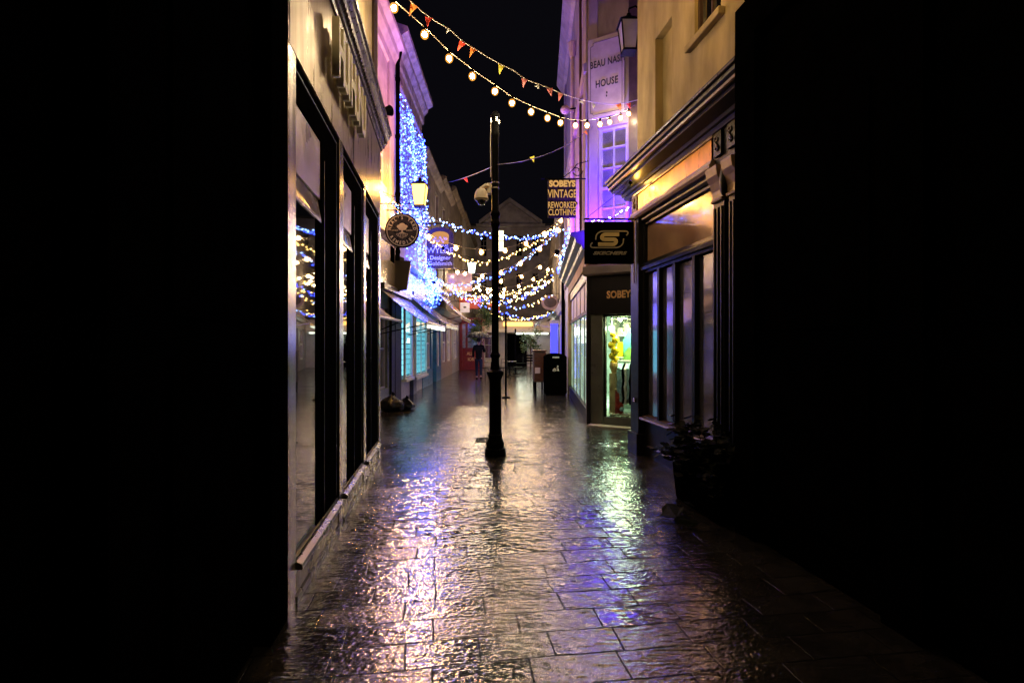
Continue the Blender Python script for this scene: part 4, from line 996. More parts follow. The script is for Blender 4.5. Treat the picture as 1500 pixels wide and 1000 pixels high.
gb = thing('pedimented_building', 'grey pedimented house with one lit window at the end of the lane', 'building', (0, 44, 0))
F = front(44)
def gx(px): return (px-750)/750*44
def gz(py): return H - (py-503)/750*44
wl = (gx(729.5), gx(738), gz(368), gz(337))
ws = [wl] + [(gx(a), gx(a+9), gz(b+30), gz(b)) for a in (704,756,780,812) for b in (345,400)] + [(gx(729.5), gx(738), gz(428), gz(398))]
w = MB(); wallgrid(w, F, gx(690), gx(860), 0, gz(331), -4, 0, ws); w.build('wall', 'stone2', gb)
for q in ws:
    sash(gb, F, *q, -.1, 2, 4, 'stone2', 'litwin' if q is wl else 'dglass', .03, .03)
ap = (gx(747), gz(297))
MB().prism([F(gx(704),0,gz(329)), F(gx(792),0,gz(329)), F(ap[0],0,ap[1])], [F(gx(704),-4,gz(329)), F(gx(792),-4,gz(329)), F(ap[0],-4,ap[1])]).build('pediment', 'stone2', gb)
rk = MB()
for a, b in (((gx(702),gz(330)), ap), (ap, (gx(794),gz(330)))):
    rk.prism([F(a[0],.35,a[1]),F(a[0],.35,a[1]+.35),F(b[0],.35,b[1]+.35),F(b[0],.35,b[1])], [F(a[0],-.1,a[1]),F(a[0],-.1,a[1]+.35),F(b[0],-.1,b[1]+.35),F(b[0],-.1,b[1])])
rk.profile(F, gx(698), gx(798), [(0,gz(334)),(.3,gz(333)),(.35,gz(329)),(0,gz(329))])
rk.build('raking_cornice', 'stone2', gb)
MB().fbox(F, gx(690), gx(860), -4, .1, gz(331), gz(331)+.2).build('roof', 'slate', gb)

# ------------------------------------------------------------------ right row beyond the corner house
def gF(s, n, z): return R2(s, n, z)
house('terraced_building', 'pale low house just beyond the corner house', 18.3, 22.5, 5.0, 'lav', 'lav', [], [(19.0,21.5,.7,2.4)], R2, 'terraced houses on the right', ((3.4,4.4),))
house('terraced_building', 'dark house behind the olive awning', 22.6, 28, 7.3, 'stone', 'greypaint', [(23.2,24.2,0,2.4)], [(24.8,27.2,.6,2.4)], R2, 'terraced houses on the right', ((3.6,5.0),))
house('terraced_building', 'dark house farthest along the right side', 28.1, 43, 7.4, 'stone2', 'greypaint', [(29,30,0,2.4)], [(31,33.5,.6,2.4)], R2, 'terraced houses on the right', ((3.8,5.2),), nwin=4)
t = thing('awning', 'olive awning on the right row', 'awning', R2(22.6,0,2.3), 'shop awnings')
MB().profile(R2, 22.8, 27.5, [(0,3.1),(0,3.12),(1.15,2.42),(1.15,2.40)]).build('canopy', 'awning3', t)
MB().profile(R2, 22.8, 27.5, [(1.13,2.25),(1.15,2.25),(1.15,2.42),(1.13,2.42)]).build('valance', 'awning3', t)
MB().tube([R2(22.8,0,2.2), R2(22.8,1.13,2.4)], .02, 6).build('arm', 'white', t)
t = thing('lit_column', 'square column glowing deep blue beside the black downpipe', 'light column', R2(21,.25,0))
cx = at(812, 500, 21)
MB().box(cx.x-.13, cx.x+.13, 20.9, 21.15, .15, 2.35).build('lit_body', 'blueled', t)
MB().box(cx.x-.17, cx.x+.17, 20.86, 21.2, 0, .15).box(cx.x-.17, cx.x+.17, 20.86, 21.2, 2.35, 2.5).build('caps', 'lav', t)
t = thing('drainpipe', 'black downpipe at the far end of the corner house', 'drainpipe', R2(18.25,.1,0), 'drainpipes')
MB().tube([R2(18.25,.08,0), R2(18.25,.08,4.4)], .06, 10).lathe(R2(18.25,.08,4.4), [(.06,0),(.11,.2),(.11,.3)], 10).build('pipe', 'blackmatt', t)
t = thing('drainpipe', 'lilac painted downpipe with hopper on the corner house', 'drainpipe', R2(13.0,.1,0), 'drainpipes')
mb = MB().tube([R2(13.0,.09,3.75), R2(13.0,.09,8.8)], .055, 10)
for z in (4.4,5.9,7.4): mb.tube([R2(13.0,.09,z), R2(13.0,.09,z+.08)], .072, 10)
mb.build('pipe', 'pipe', t, smooth=True)
MB().lathe(R2(13.0,.09,8.8), [(.06,0),(.08,.05),(.12,.25),(.13,.36),(.12,.38)], 12).build('hopper', 'pipe', t)
t = thing('drainpipe', 'thin dark waste pipe beside the lilac downpipe', 'drainpipe', R2(11.9,.1,0), 'drainpipes')
MB().tube([R2(10.9,.06,3.75), R2(10.9,.06,9.8)], .03, 8).build('pipe', 'brownpaint', t, smooth=True)
t = thing('security_lamp', 'round lamp head fixed to the lilac downpipe', 'lamp', at(828,161,12.8))
p = at(828,161,12.8)
MB().ball(p, .12, 12, 8, (1,1,.9)).build('head', 'pipe', t, smooth=True)
MB().tube([p, p+Vector((.35,0,.05))], .02, 8).build('arm', 'iron', t)
t = thing('alarm_box', 'small red alarm lamp on the black shop cornice', 'alarm', at(850,356,10.6))
p = at(850,357,10.6)
MB().box(p.x-.1, p.x+.06, p.y-.05, p.y+.05, p.z-.12, p.z).build('case', 'iron', t, bevel=.01)
MB().ball(p+Vector((0,0,.05)), .06, 10, 8, (1,1,1)).build('lens', emat('red_lens_glow', (1,.02,.05), 2.5), t, smooth=True)

# ------------------------------------------------------------------ lamp column, camera, posts
cxp = Vector((-.232, 7.1, 0))
def zz(py): return H - (py-503)/750*7.1
t = thing('lamp_column', 'black cast iron lamp column in the middle of the lane', 'lamp column', cxp)
prof = [(.15,0),(.15,.045),(.145,.055),(.142,.10),(.12,.115),(.128,.14),(.13,.17),(.112,.20),(.098,.235),(.094,.26),(.102,.275),(.102,.29),(.088,.30),(.086,.32),(.084,.6),(.083,1.03),(.088,1.06),(.105,1.10),(.119,1.135),(.119,1.16),(.10,1.17),(.072,1.19),(.062,1.24),(.056,1.28)]
MB().lathe(cxp, prof, 24).build('base', 'iron', t, smooth=True)
prof = [(.056,1.28),(.056,1.35),(.069,1.37),(.071,1.395),(.058,1.41),(.05,1.43),(.050,1.7),(.049,3.16),(.064,3.19),(.066,3.22),(.054,3.25),(.054,3.30),(.068,3.33),(.066,3.36),(.05,3.39),(.049,4.4),(.058,4.42),(.058,4.46),(.05,4.48),(.05,4.66),(.06,4.68),(.06,4.72),(.03,4.76)]
MB().lathe(cxp, prof, 20).build('shaft', 'iron', t, smooth=True)
for k in range(2):
    z = zz(277 if k else 269); MB().lathe(cxp+Vector((0,0,z)), [(.052,0),(.054,.002),(.054,.016),(.052,.018)], 20).build('clamp_band', 'steel', t)
dd = MB()
for k in range(4):
    a = k*PI/2+.4; dd.box(cxp.x+.06*math.cos(a)-.008, cxp.x+.06*math.cos(a)+.008, cxp.y+.06*math.sin(a)-.008, cxp.y+.06*math.sin(a)+.008, 4.6, 4.66)
dd.build('lug', 'steel', t)
MB().tube([(cxp.x-.062, cxp.y-.02, 3.85), (cxp.x-.066, cxp.y-.02, 4.3), (cxp.x-.06, cxp.y-.02, 4.6)], .005, 6).build('cable', 'cctv', t)
dr_ = MB().fbox(lambda s,n,z: Vector((cxp.x+s, cxp.y-n, z)), -.035, .035, .08, .089, .5, .9).build('access_door', 'iron', t, bevel=.004)

cc_ = at(705, 285, 7.0)
t = thing('security_camera', 'beige dome security camera on the lamp column', 'camera', cc_)
MB().lathe(cc_+Vector((0,0,-.075)), [(.085,0),(.098,.012),(.085,.09),(.068,.13),(.05,.15),(.02,.155)], 20).build('housing', 'cctv', t, smooth=True)
MB().ball(cc_+Vector((0,0,-.08)), .066, 16, 10).build('dome', 'dglass', t, smooth=True)
MB().tube([cc_+Vector((0,0,-.078)) + Vector((.068*math.cos(a*PI/12), .068*math.sin(a*PI/12), 0)) for a in range(25)], .007, 6).build('ring', 'whiteletter', t, smooth=True)
MB().tube([cc_+Vector((-.01,0,.07)), cc_+Vector((.06,0,.12)), cc_+Vector((.13,.05,.12))], [.03,.032,.034], 10).box(cc_.x+.075, cc_.x+.135, cc_.y, cc_.y+.1, cc_.z+.02, cc_.z+.16).build('arm', 'cctv', t, bevel=.004)

t = thing('parasol_pole', 'slender black pole standing right of the lamp column', 'pole', (-.176, 14.6, 0), 'thin poles')
MB().tube([(-.176,14.6,0), (-.176,14.6,2.4)], .03, 8).lathe((-.176,14.6,0), [(.12,0),(.12,.03),(.05,.05)], 14).build('pole', 'iron', t)
t = thing('parasol_pole', 'shorter thin black pole farther along the lane', 'pole', (.17, 26, 0), 'thin poles')
MB().tube([(.17,26,0), (.17,26,2.3)], .04, 8).lathe((.17,26,0), [(.16,0),(.16,.03),(.05,.05)], 14).build('pole', 'iron', t)

# ------------------------------------------------------------------ litter bin and timber stack
Yb = 15.2
t = thing('litter_bin', 'black litter bin with white tidy symbol against the corner house', 'bin', (1.30, Yb, 0))
bx0, bx1 = .97, 1.63
lp = [(bx0,.06),(bx1,.06),(bx1,1.16)] + [(1.30 + .33*math.cos(math.radians(a)), 1.14+.12*math.sin(math.radians(a))) for a in range(15,180,15)] + [(bx0,1.16)]
MB().prism([(x,Yb,z) for x,z in lp], [(x,Yb+.6,z) for x,z in lp]).build('body', 'blackmatt', t, bevel=.015)
MB().box(bx0+.03, bx1-.03, Yb+.02, Yb+.58, 0, .06).build('base', 'iron', t)
MB().box(1.2, 1.4, Yb-.006, Yb, 1.12, 1.16).build('plate', 'whiteletter', t)
F = front(Yb)
mb = MB(); q = (1.31, .82)
stroke(mb, [(q[0]+.05,q[1]+.02),(q[0]+.055,q[1]-.02),(q[0]+.04,q[1]-.08)], .022, F, .003, .009)
stroke(mb, [(q[0]+.055,q[1]-.02),(q[0]+.085,q[1]-.09)], .02, F, .003, .009)
stroke(mb, [(q[0]+.05,q[1]+.02),(q[0]+.01,q[1]+.01)], .016, F, .003, .009)
stroke(mb, arc(q[0]+.05,q[1]+.055,.014,.014,0,350,8), .018, F, .003, .009)
for k in range(5): stroke(mb, [(q[0]-.09+.022*k, q[1]-.07), (q[0]-.085+.02*k, q[1]+.0-.012*abs(k-2))], .012, F, .003, .009)
stroke(mb, arc(q[0]-.05,q[1]-.06,.055,.03,180,360,8), .014, F, .003, .009)
mb.build('symbol', 'whiteletter', t)

t = thing('wooden_cabinet', 'reddish brown slatted wooden cabinet left of the litter bin', 'cabinet', (.85, 16.2, 0))
MB().box(.70, 1.06, 16.02, 17.4, .34, 1.30).build('body', 'brownpaint', t, bevel=.01)
for k in range(7): MB().box(.69, 1.07, 15.99, 16.015, .37+.13*k, .48+.13*k).build('slat', 'wood', t, bevel=.004)
MB().box(.67, 1.09, 15.97, 17.45, 1.30, 1.34).build('top', 'wood', t, bevel=.005)
for (x, y) in ((.74,16.06),(1.02,16.06),(.74,17.36),(1.02,17.36)): MB().box(x-.03,x+.03,y-.03,y+.03,0,.34).build('leg', 'blackmatt', t)
MB().box(.72, .88, 15.975, 15.988, .62, .80).build('label_plate', 'whiteletter', t)

t = thing('drain_cover', 'square iron drain cover in the paving left of the lamp column', 'drain cover', (-.42, 8.2, 0))
mb = MB().box(-.58, -.26, 8.0, 8.03, .0, .008).box(-.58, -.26, 8.37, 8.40, .0, .008).box(-.58, -.55, 8.03, 8.37, .0, .008).box(-.29, -.26, 8.03, 8.37, .0, .008)
for k in range(6): mb.box(-.55, -.29, 8.045+.055*k, 8.07+.055*k, .0, .007)
mb.build('grate', 'iron', t)
# bench and cafe furniture further on
t = thing('bench', 'dark slatted bench at the far end of the lane', 'bench', (.75, 28.2, 0))
for k in range(4): MB().box(.15, 1.35, 28+.13*k, 28.1+.13*k, .44, .47).build('seat_slat', 'iron', t)
for k in range(3): MB().box(.15, 1.35, 28.5, 28.53, .55+.14*k, .65+.14*k).build('back_slat', 'iron', t)
for x in (.2, 1.28): MB().box(x, x+.05, 28, 28.53, 0, .44).box(x, x+.05, 28.5, 28.55, 0, .95).build('leg', 'iron', t)
def cafe(label, x, y, grp):
    t = thing('cafe_table', label, 'table', (x, y, 0), grp)
    MB().lathe((x,y,.71), [(.3,0),(.31,.01),(.31,.025),(.3,.03)], 20).build('table_top', 'steel', t)
    MB().tube([(x,y,.02),(x,y,.71)], .025, 8).build('stem', 'iron', t)
    for k in range(3): MB().tube([(x,y,.08),(x+.26*math.cos(k*2.09),y+.26*math.sin(k*2.09),.01)], .014, 6).build('foot', 'iron', t)
cafe('round cafe table left of the lamp column', -.95, 23.4, 'cafe tables'); cafe('round cafe table right of the lamp column', -.1, 23.8, 'cafe tables')
def chair(label, x, y, a):
    t = thing('cafe_chair', label, 'chair', (x, y, 0), 'cafe chairs')
    Fc = lambda s,n,z: Vector((x + s*math.cos(a) - n*math.sin(a), y + s*math.sin(a) + n*math.cos(a), z))
    MB().fbox(Fc, -.19,.19,-.19,.19,.44,.46).build('seat', 'iron', t)
    MB().tube([Fc(-.18,.2,.44),Fc(-.17,.24,.85),Fc(.17,.24,.85),Fc(.18,.2,.44)], .012, 6).tube([Fc(-.17,.23,.7),Fc(.17,.23,.7)], .012, 6).build('backrest', 'iron', t)
    for sx_, sy_ in ((-1,-1),(1,-1),(1,1),(-1,1)): MB().tube([Fc(.17*sx_,.17*sy_,.44),Fc(.2*sx_,.2*sy_,0)], .012, 6).build('leg', 'iron', t)
chair('metal cafe chair left of the nearer table', -1.3, 23.0, 1.2); chair('metal cafe chair between the two cafe tables', -.45, 23.2, -2.6); chair('metal cafe chair right of the farther table', .3, 24.0, -1.4)

# ------------------------------------------------------------------ refuse sacks, leaves, planter
def sack(label, c, r, seed):
    rnd = random.Random(seed); c = Vector(c)
    t = thing('refuse_sack', label, 'refuse sack', c, 'refuse sacks')
    bm = bmesh.new(); bmesh.ops.create_icosphere(bm, subdivisions=4, radius=1)
    from mathutils import noise as nz
    for v in bm.verts:
        d = v.co.copy(); k = 1 + .22*nz.noise(d*1.7+Vector((seed,0,0))) + .07*abs(nz.noise(d*5+Vector((0,seed,0))))
        p = Vector((d.x*r*1.15*k, d.y*r*k, d.z*r*.72*k)); 
        if d.z > .6: p.z += (d.z-.6)*r*.9; p.x *= 1-(d.z-.6)*1.6; p.y *= 1-(d.z-.6)*1.6
        p.z = max(p.z, -r*.55); v.co = p + Vector((0,0,r*.55))
    me = bpy.data.meshes.new('sack_body'); bm.to_mesh(me); bm.free(); me.materials.append(M['bag'])
    me.polygons.foreach_set('use_smooth', [True]*len(me.polygons))
    o = bpy.data.objects.new('sack_body', me); COL.objects.link(o); o.parent = t
    MB().tube([c+Vector((0,0,r*1.45)), c+Vector((.02,0,r*1.6)), c+Vector((.05,.01,r*1.75))], [.02,.035,.05], 8).build('tied_neck', 'bag', t, smooth=True)
sack('slumped black refuse sack against the left shops', (-2.76, 11.75, 0), .24, 1); sack('smaller black refuse sack right of the slumped one', (-2.5, 12.05, 0), .17, 5)

for k, (px, py, s, lb) in enumerate(((985,759,.14,'large dark fallen leaf nearest the planter on the wet paving'),(1006,773,.10,'small dark fallen leaf below the large one'),(1010,746,.08,'curled dark leaf above the large one'),(992,747,.05,'tiny dark leaf touching the large one'))):
    Yl = 1162.5/(py-503); p = at(px, py, Yl); p.z = .012
    t = thing('fallen_leaf', lb, 'leaf', p, 'fallen leaves'); mb = MB(); leafshape(mb, p+Vector((0,0,.035)), s*1.9, .3, k*1.3); mb.build('blade', 'leaf', t)
    
pl_ = thing('planter_shrub', 'dark leafy shrub spilling from a black trough beside the right shop', 'plant', R1(4.75, .28, 0))
MB().profile(R1, 4.34, 5.15, [(.10,0),(.38,0),(.42,.36),(.08,.36)]).build('trough', 'blackmatt', pl_, bevel=.01)
mb = MB(); rnd = random.Random(3)
stems = MB()
for k in range(80):
    b0 = R1(rnd.uniform(4.4,5.15), rnd.uniform(.14,.36), .34); a = rnd.uniform(-PI, PI); ln = rnd.uniform(.25,.62)
    tip = b0 + Vector((math.cos(a)*ln*.55, math.sin(a)*ln*.7, ln*rnd.uniform(-.1,.95))); mid = (b0+tip)/2 + Vector((0,0,.12))
    stems.tube([b0, mid, tip], .004, 5)
    for j in range(20):
        u = (j+1)/20; p = b0*(1-u)**2 + mid*2*u*(1-u) + tip*u*u
        leafshape(mb, p+Vector([rnd.gauss(0,.03) for _ in range(3)]), rnd.uniform(.05,.10), rnd.uniform(-.9,.9), rnd.uniform(0,6.3))
stems.build('stems', 'leaf', pl_); mb.build('foliage', 'leaf', pl_)

# ------------------------------------------------------------------ person with umbrella (seen from behind, walking away)
def skin_body(name, joints, edges, m, parent, lvl=2):
    base = parent_world(parent)
    me = bpy.data.meshes.new(name); me.from_pydata([tuple(Vector(j[0])-base) for j in joints], edges, [])
    o = bpy.data.objects.new(name, me); COL.objects.link(o); o.parent = parent
    sk_ = o.modifiers.new('skin', 'SKIN'); sk_.use_smooth_shade = True
    for i, j in enumerate(joints): me.skin_vertices[0].data[i].radius = (j[1], j[2] if len(j) > 2 else j[1])
    me.skin_vertices[0].data[0].use_root = True
    sb = o.modifiers.new('sub', 'SUBSURF'); sb.levels = lvl; sb.render_levels = lvl
    me.materials.append(M[m]); return o
PX, PY = -1.44, 22.2
pp = thing('person', 'person in black jacket and dark jeans walking away under an umbrella', 'person', (PX, PY, 0))
def P(x, y, z): return (PX+x, PY+y, z)
def mk_skin(name, J, E, m, parent):
    base = parent_world(parent)
    me = bpy.data.meshes.new(name); me.from_pydata([tuple(Vector(j[0])-base) for j in J], E, [])
    bm = bmesh.new(); bm.from_mesh(me); ly = bm.verts.layers.skin.verify()
    bm.verts.ensure_lookup_table()
    for i, j in enumerate(J):
        bm.verts[i][ly].radius = (j[1], j[2] if len(j) > 2 else j[1]); bm.verts[i][ly].use_root = (i == 0)
    bm.to_mesh(me); bm.free()
    o = bpy.data.objects.new(name, me); COL.objects.link(o); o.parent = parent
    sk_ = o.modifiers.new('skin', 'SKIN'); sk_.use_smooth_shade = True
    sb = o.modifiers.new('sub', 'SUBSURF'); sb.levels = 2; sb.render_levels = 2
    me.materials.append(M[m]); return o
# body (skin): head, neck, hands are what shows
J = [(P(0,0,.95),.10,.09),(P(0,0,1.15),.08,.06),(P(0,.01,1.38),.07,.05),(P(0,.015,1.50),.055),(P(0,.02,1.57),.05),(P(0,.03,1.66),.078,.09),(P(0,.03,1.745),.07,.08),
     (P(.15,.01,1.39),.03),(P(.22,.04,1.20),.03),(P(.18,.20,1.24),.032),(P(.13,.26,1.30),.028),
     (P(-.15,.01,1.39),.03),(P(-.23,.0,1.14),.03),(P(-.22,.06,.92),.03),(P(-.215,.08,.84),.026),
     (P(.09,0,.90),.075),(P(.10,-.10,.50),.052),(P(.11,-.30,.14),.036),(P(.11,-.18,.05),.032),
     (P(-.09,0,.90),.075),(P(-.10,.14,.50),.052),(P(-.10,.10,.09),.036),(P(-.10,.24,.04),.03)]
E = [(0,1),(1,2),(2,3),(3,4),(4,5),(5,6),(2,7),(7,8),(8,9),(9,10),(2,11),(11,12),(12,13),(13,14),(0,15),(15,16),(16,17),(17,18),(0,19),(19,20),(20,21),(21,22)]
mk_skin('body', J, E, 'skin', pp)
J = [(P(0,0,.98),.145,.12),(P(0,0,1.15),.15,.12),(P(0,.01,1.36),.165,.12),(P(0,.02,1.53),.085,.08),(P(.19,.01,1.41),.072),(P(.245,.04,1.19),.06),(P(.185,.20,1.25),.046),(P(-.19,.01,1.41),.072),(P(-.25,.0,1.14),.06),(P(-.235,.05,.94),.048),(P(0,0,.84),.155,.125)]
mk_skin('jacket', J, [(0,1),(1,2),(2,3),(2,4),(4,5),(5,6),(2,7),(7,8),(8,9),(0,10)], 'jacket', pp)
J = [(P(0,0,.92),.12,.10),(P(.09,0,.84),.095),(P(.10,-.10,.50),.070),(P(.11,-.29,.17),.052),(P(-.09,0,.84),.095),(P(-.10,.14,.50),.070),(P(-.10,.10,.12),.052)]
mk_skin('jeans', J, [(0,1),(1,2),(2,3),(0,4),(4,5),(5,6)], 'jeans', pp)
for (x, y, z) in ((.11,-.24,.08),(-.10,.15,.045)):
    MB().ball(P(x, y+.03, z), .06, 12, 8, (.85, 2.2, .8)).build('shoe', 'blackmatt', pp, smooth=True)
MB().ball(P(0,.015,1.70), .10, 14, 10, (.9,1.02,1.1)).build('hair', 'hair', pp, smooth=True)
for k in range(5):   # fingers and thumb curled round the handle
    a = .1 + .022*k; z = 1.335 - .02*k
    cxh = Vector(P(.115,.275,z+.01))
    MB().tube([cxh+Vector((.032,0,0)), cxh+Vector((.02,.028,0)), cxh+Vector((-.008,.03,0)), cxh+Vector((-.022,.012,0))], [.010,.0095,.009,.007], 6).build('finger' if k < 4 else 'thumb', 'skin', pp, smooth=True)
um = thing('umbrella', 'open black umbrella held over the walking person', 'umbrella', P(.06,.25,1.3))
apx = Vector(P(.02,.12,2.06)); 
mb = MB(); seg = 16; rings = 5; R_ = .60; k0 = len(mb.v)
P0 = []
for i in range(rings+1):
    u = i/rings; ring = []
    for j in range(seg):
        a = 2*PI*j/seg; rr = R_*math.sin(u*PI/2*.95)*(1 if j % 2 == 0 else .965); dz = -.30*(1-math.cos(u*PI/2*.95)) - (.0 if j % 2 == 0 else -.02*u)
        ring.append(apx + Vector((rr*math.cos(a) , rr*math.sin(a), dz - .05*rr*math.cos(a))))
    P0.append(ring)
for i in range(rings):
    for j in range(seg):
        q = (j+1) % seg; mb.quad(P0[i][j], P0[i][q], P0[i+1][q], P0[i+1][j])
cano = mb.build('canopy', 'umb', um, smooth=True, fix=False); sm = cano.modifiers.new('solid', 'SOLIDIFY'); sm.thickness = .003
for j in range(0, seg, 2): MB().tube([P0[1][j]-Vector((0,0,.01)), P0[3][j]-Vector((0,0,.01)), P0[5][j]-Vector((0,0,.01))], .004, 5).build('rib', 'steel', um)
MB().tube([apx+Vector((0,0,.06)), apx, Vector(P(.115,.275,1.22))], .007, 6).build('shaft', 'steel', um)
MB().tube([Vector(P(.115,.275,1.34)), Vector(P(.117,.28,1.2)), Vector(P(.13,.28,1.16)), Vector(P(.15,.28,1.19))], .012, 8).build('handle', 'blackmatt', um, smooth=True)

# ------------------------------------------------------------------ festoon bulbs
bulb_me = None
def bulbmesh(r, m, key, cache={}):
    if key not in cache:
        o = MB().ball((0,0,0), r, 12, 8, (1,1,1.12)).build('bulb', m, None, smooth=True); cache[key] = o.data; bpy.data.objects.remove(o)
    return cache[key]
def socketmesh(cache={}):
    if 's' not in cache:
        o = MB().lathe((0,0,0), [(.013,0),(.018,.004),(.018,.04),(.010,.055)], 8).build('socket', 'blackmatt', None); cache['s'] = o.data; bpy.data.objects.remove(o)
    return cache['s']
def festoon(label, pts, bulbs, r, m, key, cable=.006, sockets=True):
    base = Vector(pts[0]); t = thing('festoon_lights', label, 'string lights', base, 'festoon light strings')
    MB().tube(pts, cable, 5).build('cable', 'wire', t)
    for b in bulbs:
        o = bpy.data.objects.new('bulb', bulbmesh(r, 'globe' if key == 'near' else 'globefar', key)); COL.objects.link(o); o.parent = t; o.location = Vector(b) - base
        q = bpy.data.objects.new('filament', bulbmesh(r*.55, m, key+'core')); COL.objects.link(q); q.parent = o
        if sockets:
            s_ = bpy.data.objects.new('socket', socketmesh()); COL.objects.link(s_); s_.parent = o; s_.location = (0,0,r*.95)
    return t
def plan(px, py):                          # the near string's vertical plane
    k = (px-750)/750; Y = 6.33/(.918-k); return at(px, py, Y)
nb = [(577,12),(622,51),(658,86),(692,112),(725,134),(750,151),(778,164),(802,173),(821,180),(843,184),(860,184),(879,182),(893,179),(909,173),(921,167),(933,158)]
bp_ = [plan(*p) for p in nb]
cab = [plan(545,-22)] + [p + Vector((0,0,.085)) for p in bp_] + [plan(936,150)]
festoon('nearest string of large warm bulbs crossing the lane at the top', cab, bp_, .047, 'warm', 'near')
def cat(p0, p1, sag, n=20):
    p0, p1 = Vector(p0), Vector(p1); o = []
    for i in range(n+1):
        u = i/n; p = p0.lerp(p1, u); p.z -= sag*4*u*(1-u); o.append(p)
    return o
def sample(pts, step, start=.3):
    out = []; acc = start
    for a, b in zip(pts, pts[1:]):
        d = (b-a).length
        while acc <= d: out.append(a.lerp(b, acc/d)); acc += step
        acc -= d
    return out
far = [((-3.0,13.0,4.9),(1.6,16.5,5.6),1.0),((-3.0,19,5.0),(1.75,15.0,5.4),1.3),((-3.0,18.5,4.9),(1.85,20,5.2),1.1),((-3.0,25,5.2),(1.95,20.5,5.0),1.1),
       ((-3.0,24,5.3),(2.1,26,4.9),1.0),((-3.0,29,5.6),(2.15,26,4.9),1.1),((-3.0,29.5,5.5),(2.3,33,5.8),1.2),((-3.0,33,5.6),(2.3,32,5.5),1.3)]
names = ['first','second','third','fourth','fifth','sixth','seventh','eighth']
for k, (a, b, s_) in enumerate(far):
    pts = cat(a, b, s_, 24)
    bl3 = [p - Vector((0,0,.08)) for p in sample(pts, .85, .25+.07*k)]
    festoon('%s string of warm bulbs beyond the lamp column, counted from the near end' % names[k], pts, bl3, .078, 'warmfar', 'far', .006, False)

# fairy light ropes
def fairy(label, pts, mats, per_m, jit=.05, r=.016, cat_='fairy lights'):
    t = thing('fairy_light_rope', label, cat_, pts[0], 'fairy light ropes')
    MB().tube(pts, .008, 5).build('cable', 'wire', t)
    mbs = [MB() for _ in mats]; Lg = sum((b-a).length for a, b in zip(pts, pts[1:]))
    for p in sample(pts, 1/per_m, .02):
        random.choice(mbs).octa(p + Vector((random.gauss(0,jit), random.gauss(0,jit), random.gauss(0,jit))), r*random.uniform(.8,1.25))
    for m_, mb in zip(mats, mbs):
        if mb.v: tag(mb.build('lights', m_, t, fix=False), kind='stuff')
def path(*q):                              # smooth curve through measured rope points (px, py, depth)
    P_ = [at(*a) for a in q]; o = []
    for i in range(len(P_)-1):
        p0, p1, p2, p3 = P_[max(i-1,0)], P_[i], P_[i+1], P_[min(i+2,len(P_)-1)]
        for k in range(5):
            u = k/5; o.append(.5*((2*p1)+(p2-p0)*u+(2*p0-5*p1+4*p2-p3)*u*u+(3*p1-p0-3*p2+p3)*u**3))
    return o + [P_[-1]]
fairy('upper blue fairy light rope from the lantern across the lane', path((556,281,12),(585,300,12.8),(620,318,13.8),(655,327,15),(690,339,16.5),(720,345,18),(755,348,20),(790,347,22),(816,335,24)), ['fairyblue','fairyice','fairyice'], 9, .045, .022)
fairy('upper yellow fairy light rope rising to the clothing sign', path((600,325,15.5),(625,348,15.4),(660,371,15.3),(690,382,15.2),(720,384,15.1),(760,368,15),(795,348,14.9),(827,320,14.8)), ['fairywarm'], 15, .035, .017)
fairy('blue fairy light rope rising steeply to the right', path((615,398,17.3),(645,413,17.2),(675,418,17),(705,412,16.8),(735,402,16.5),(770,380,16.2),(800,355,15.9),(822,335,15.6)), ['fairyblue','fairyice'], 17, .04, .018)
fairy('white and blue fairy light rope low over the lane', path((638,405,20.5),(665,424,20.3),(700,436,20),(735,441,19.6),(770,433,19),(795,419,18.5),(812,404,18.2)), ['fairyice','fairyblue','fairywarm'], 15, .05, .02)
fairy('yellow fairy light rope low over the lane', path((640,412,21),(670,426,20.8),(700,433,20.5),(735,432,20),(765,424,19.6),(795,408,19.2),(811,395,19)), ['fairywarm'], 12, .045, .02)
fairy('mixed white fairy light rope farther along', path((655,424,25),(690,438,24.6),(735,447,24),(765,449,23.6),(790,442,23.2),(812,430,23)), ['fairyice','fairywarm','fairyblue'], 10, .06, .024)
fairy('ice blue fairy light rope farthest along', path((668,430,28.5),(700,446,28.2),(735,457,28),(768,466,27.8),(795,464,27.6),(816,455,27.5)), ['fairyblue','fairyice'], 9, .05, .026)
fairy('yellow fairy light rope farthest along', cat((-2.9,30,4.2),(2.3,31,3.4),.75), ['fairywarm'], 10, .05, .026)
fairy('lilac fairy lights along the black shop cornice', [R2(y, .36, 3.74) for y in (15.8,14,12.5,11,10.0,9.75)], ['fairyblue','fairyice'], 4, .02, .026)
fairy('lilac fairy lights over the square black sign', [at(866,323,8.6), at(880,325,8.4), at(895,320,8.2), at(910,312,8.0), at(924,302,7.8)], ['fairypink'], 16, .02, .010)
fairy('blue fairy light rope wound round the lantern bracket', cat((-3.0,12.3,5.0),(-2.0,12.4,4.3),.1), ['fairyblue','fairyice'], 26, .06, .012)

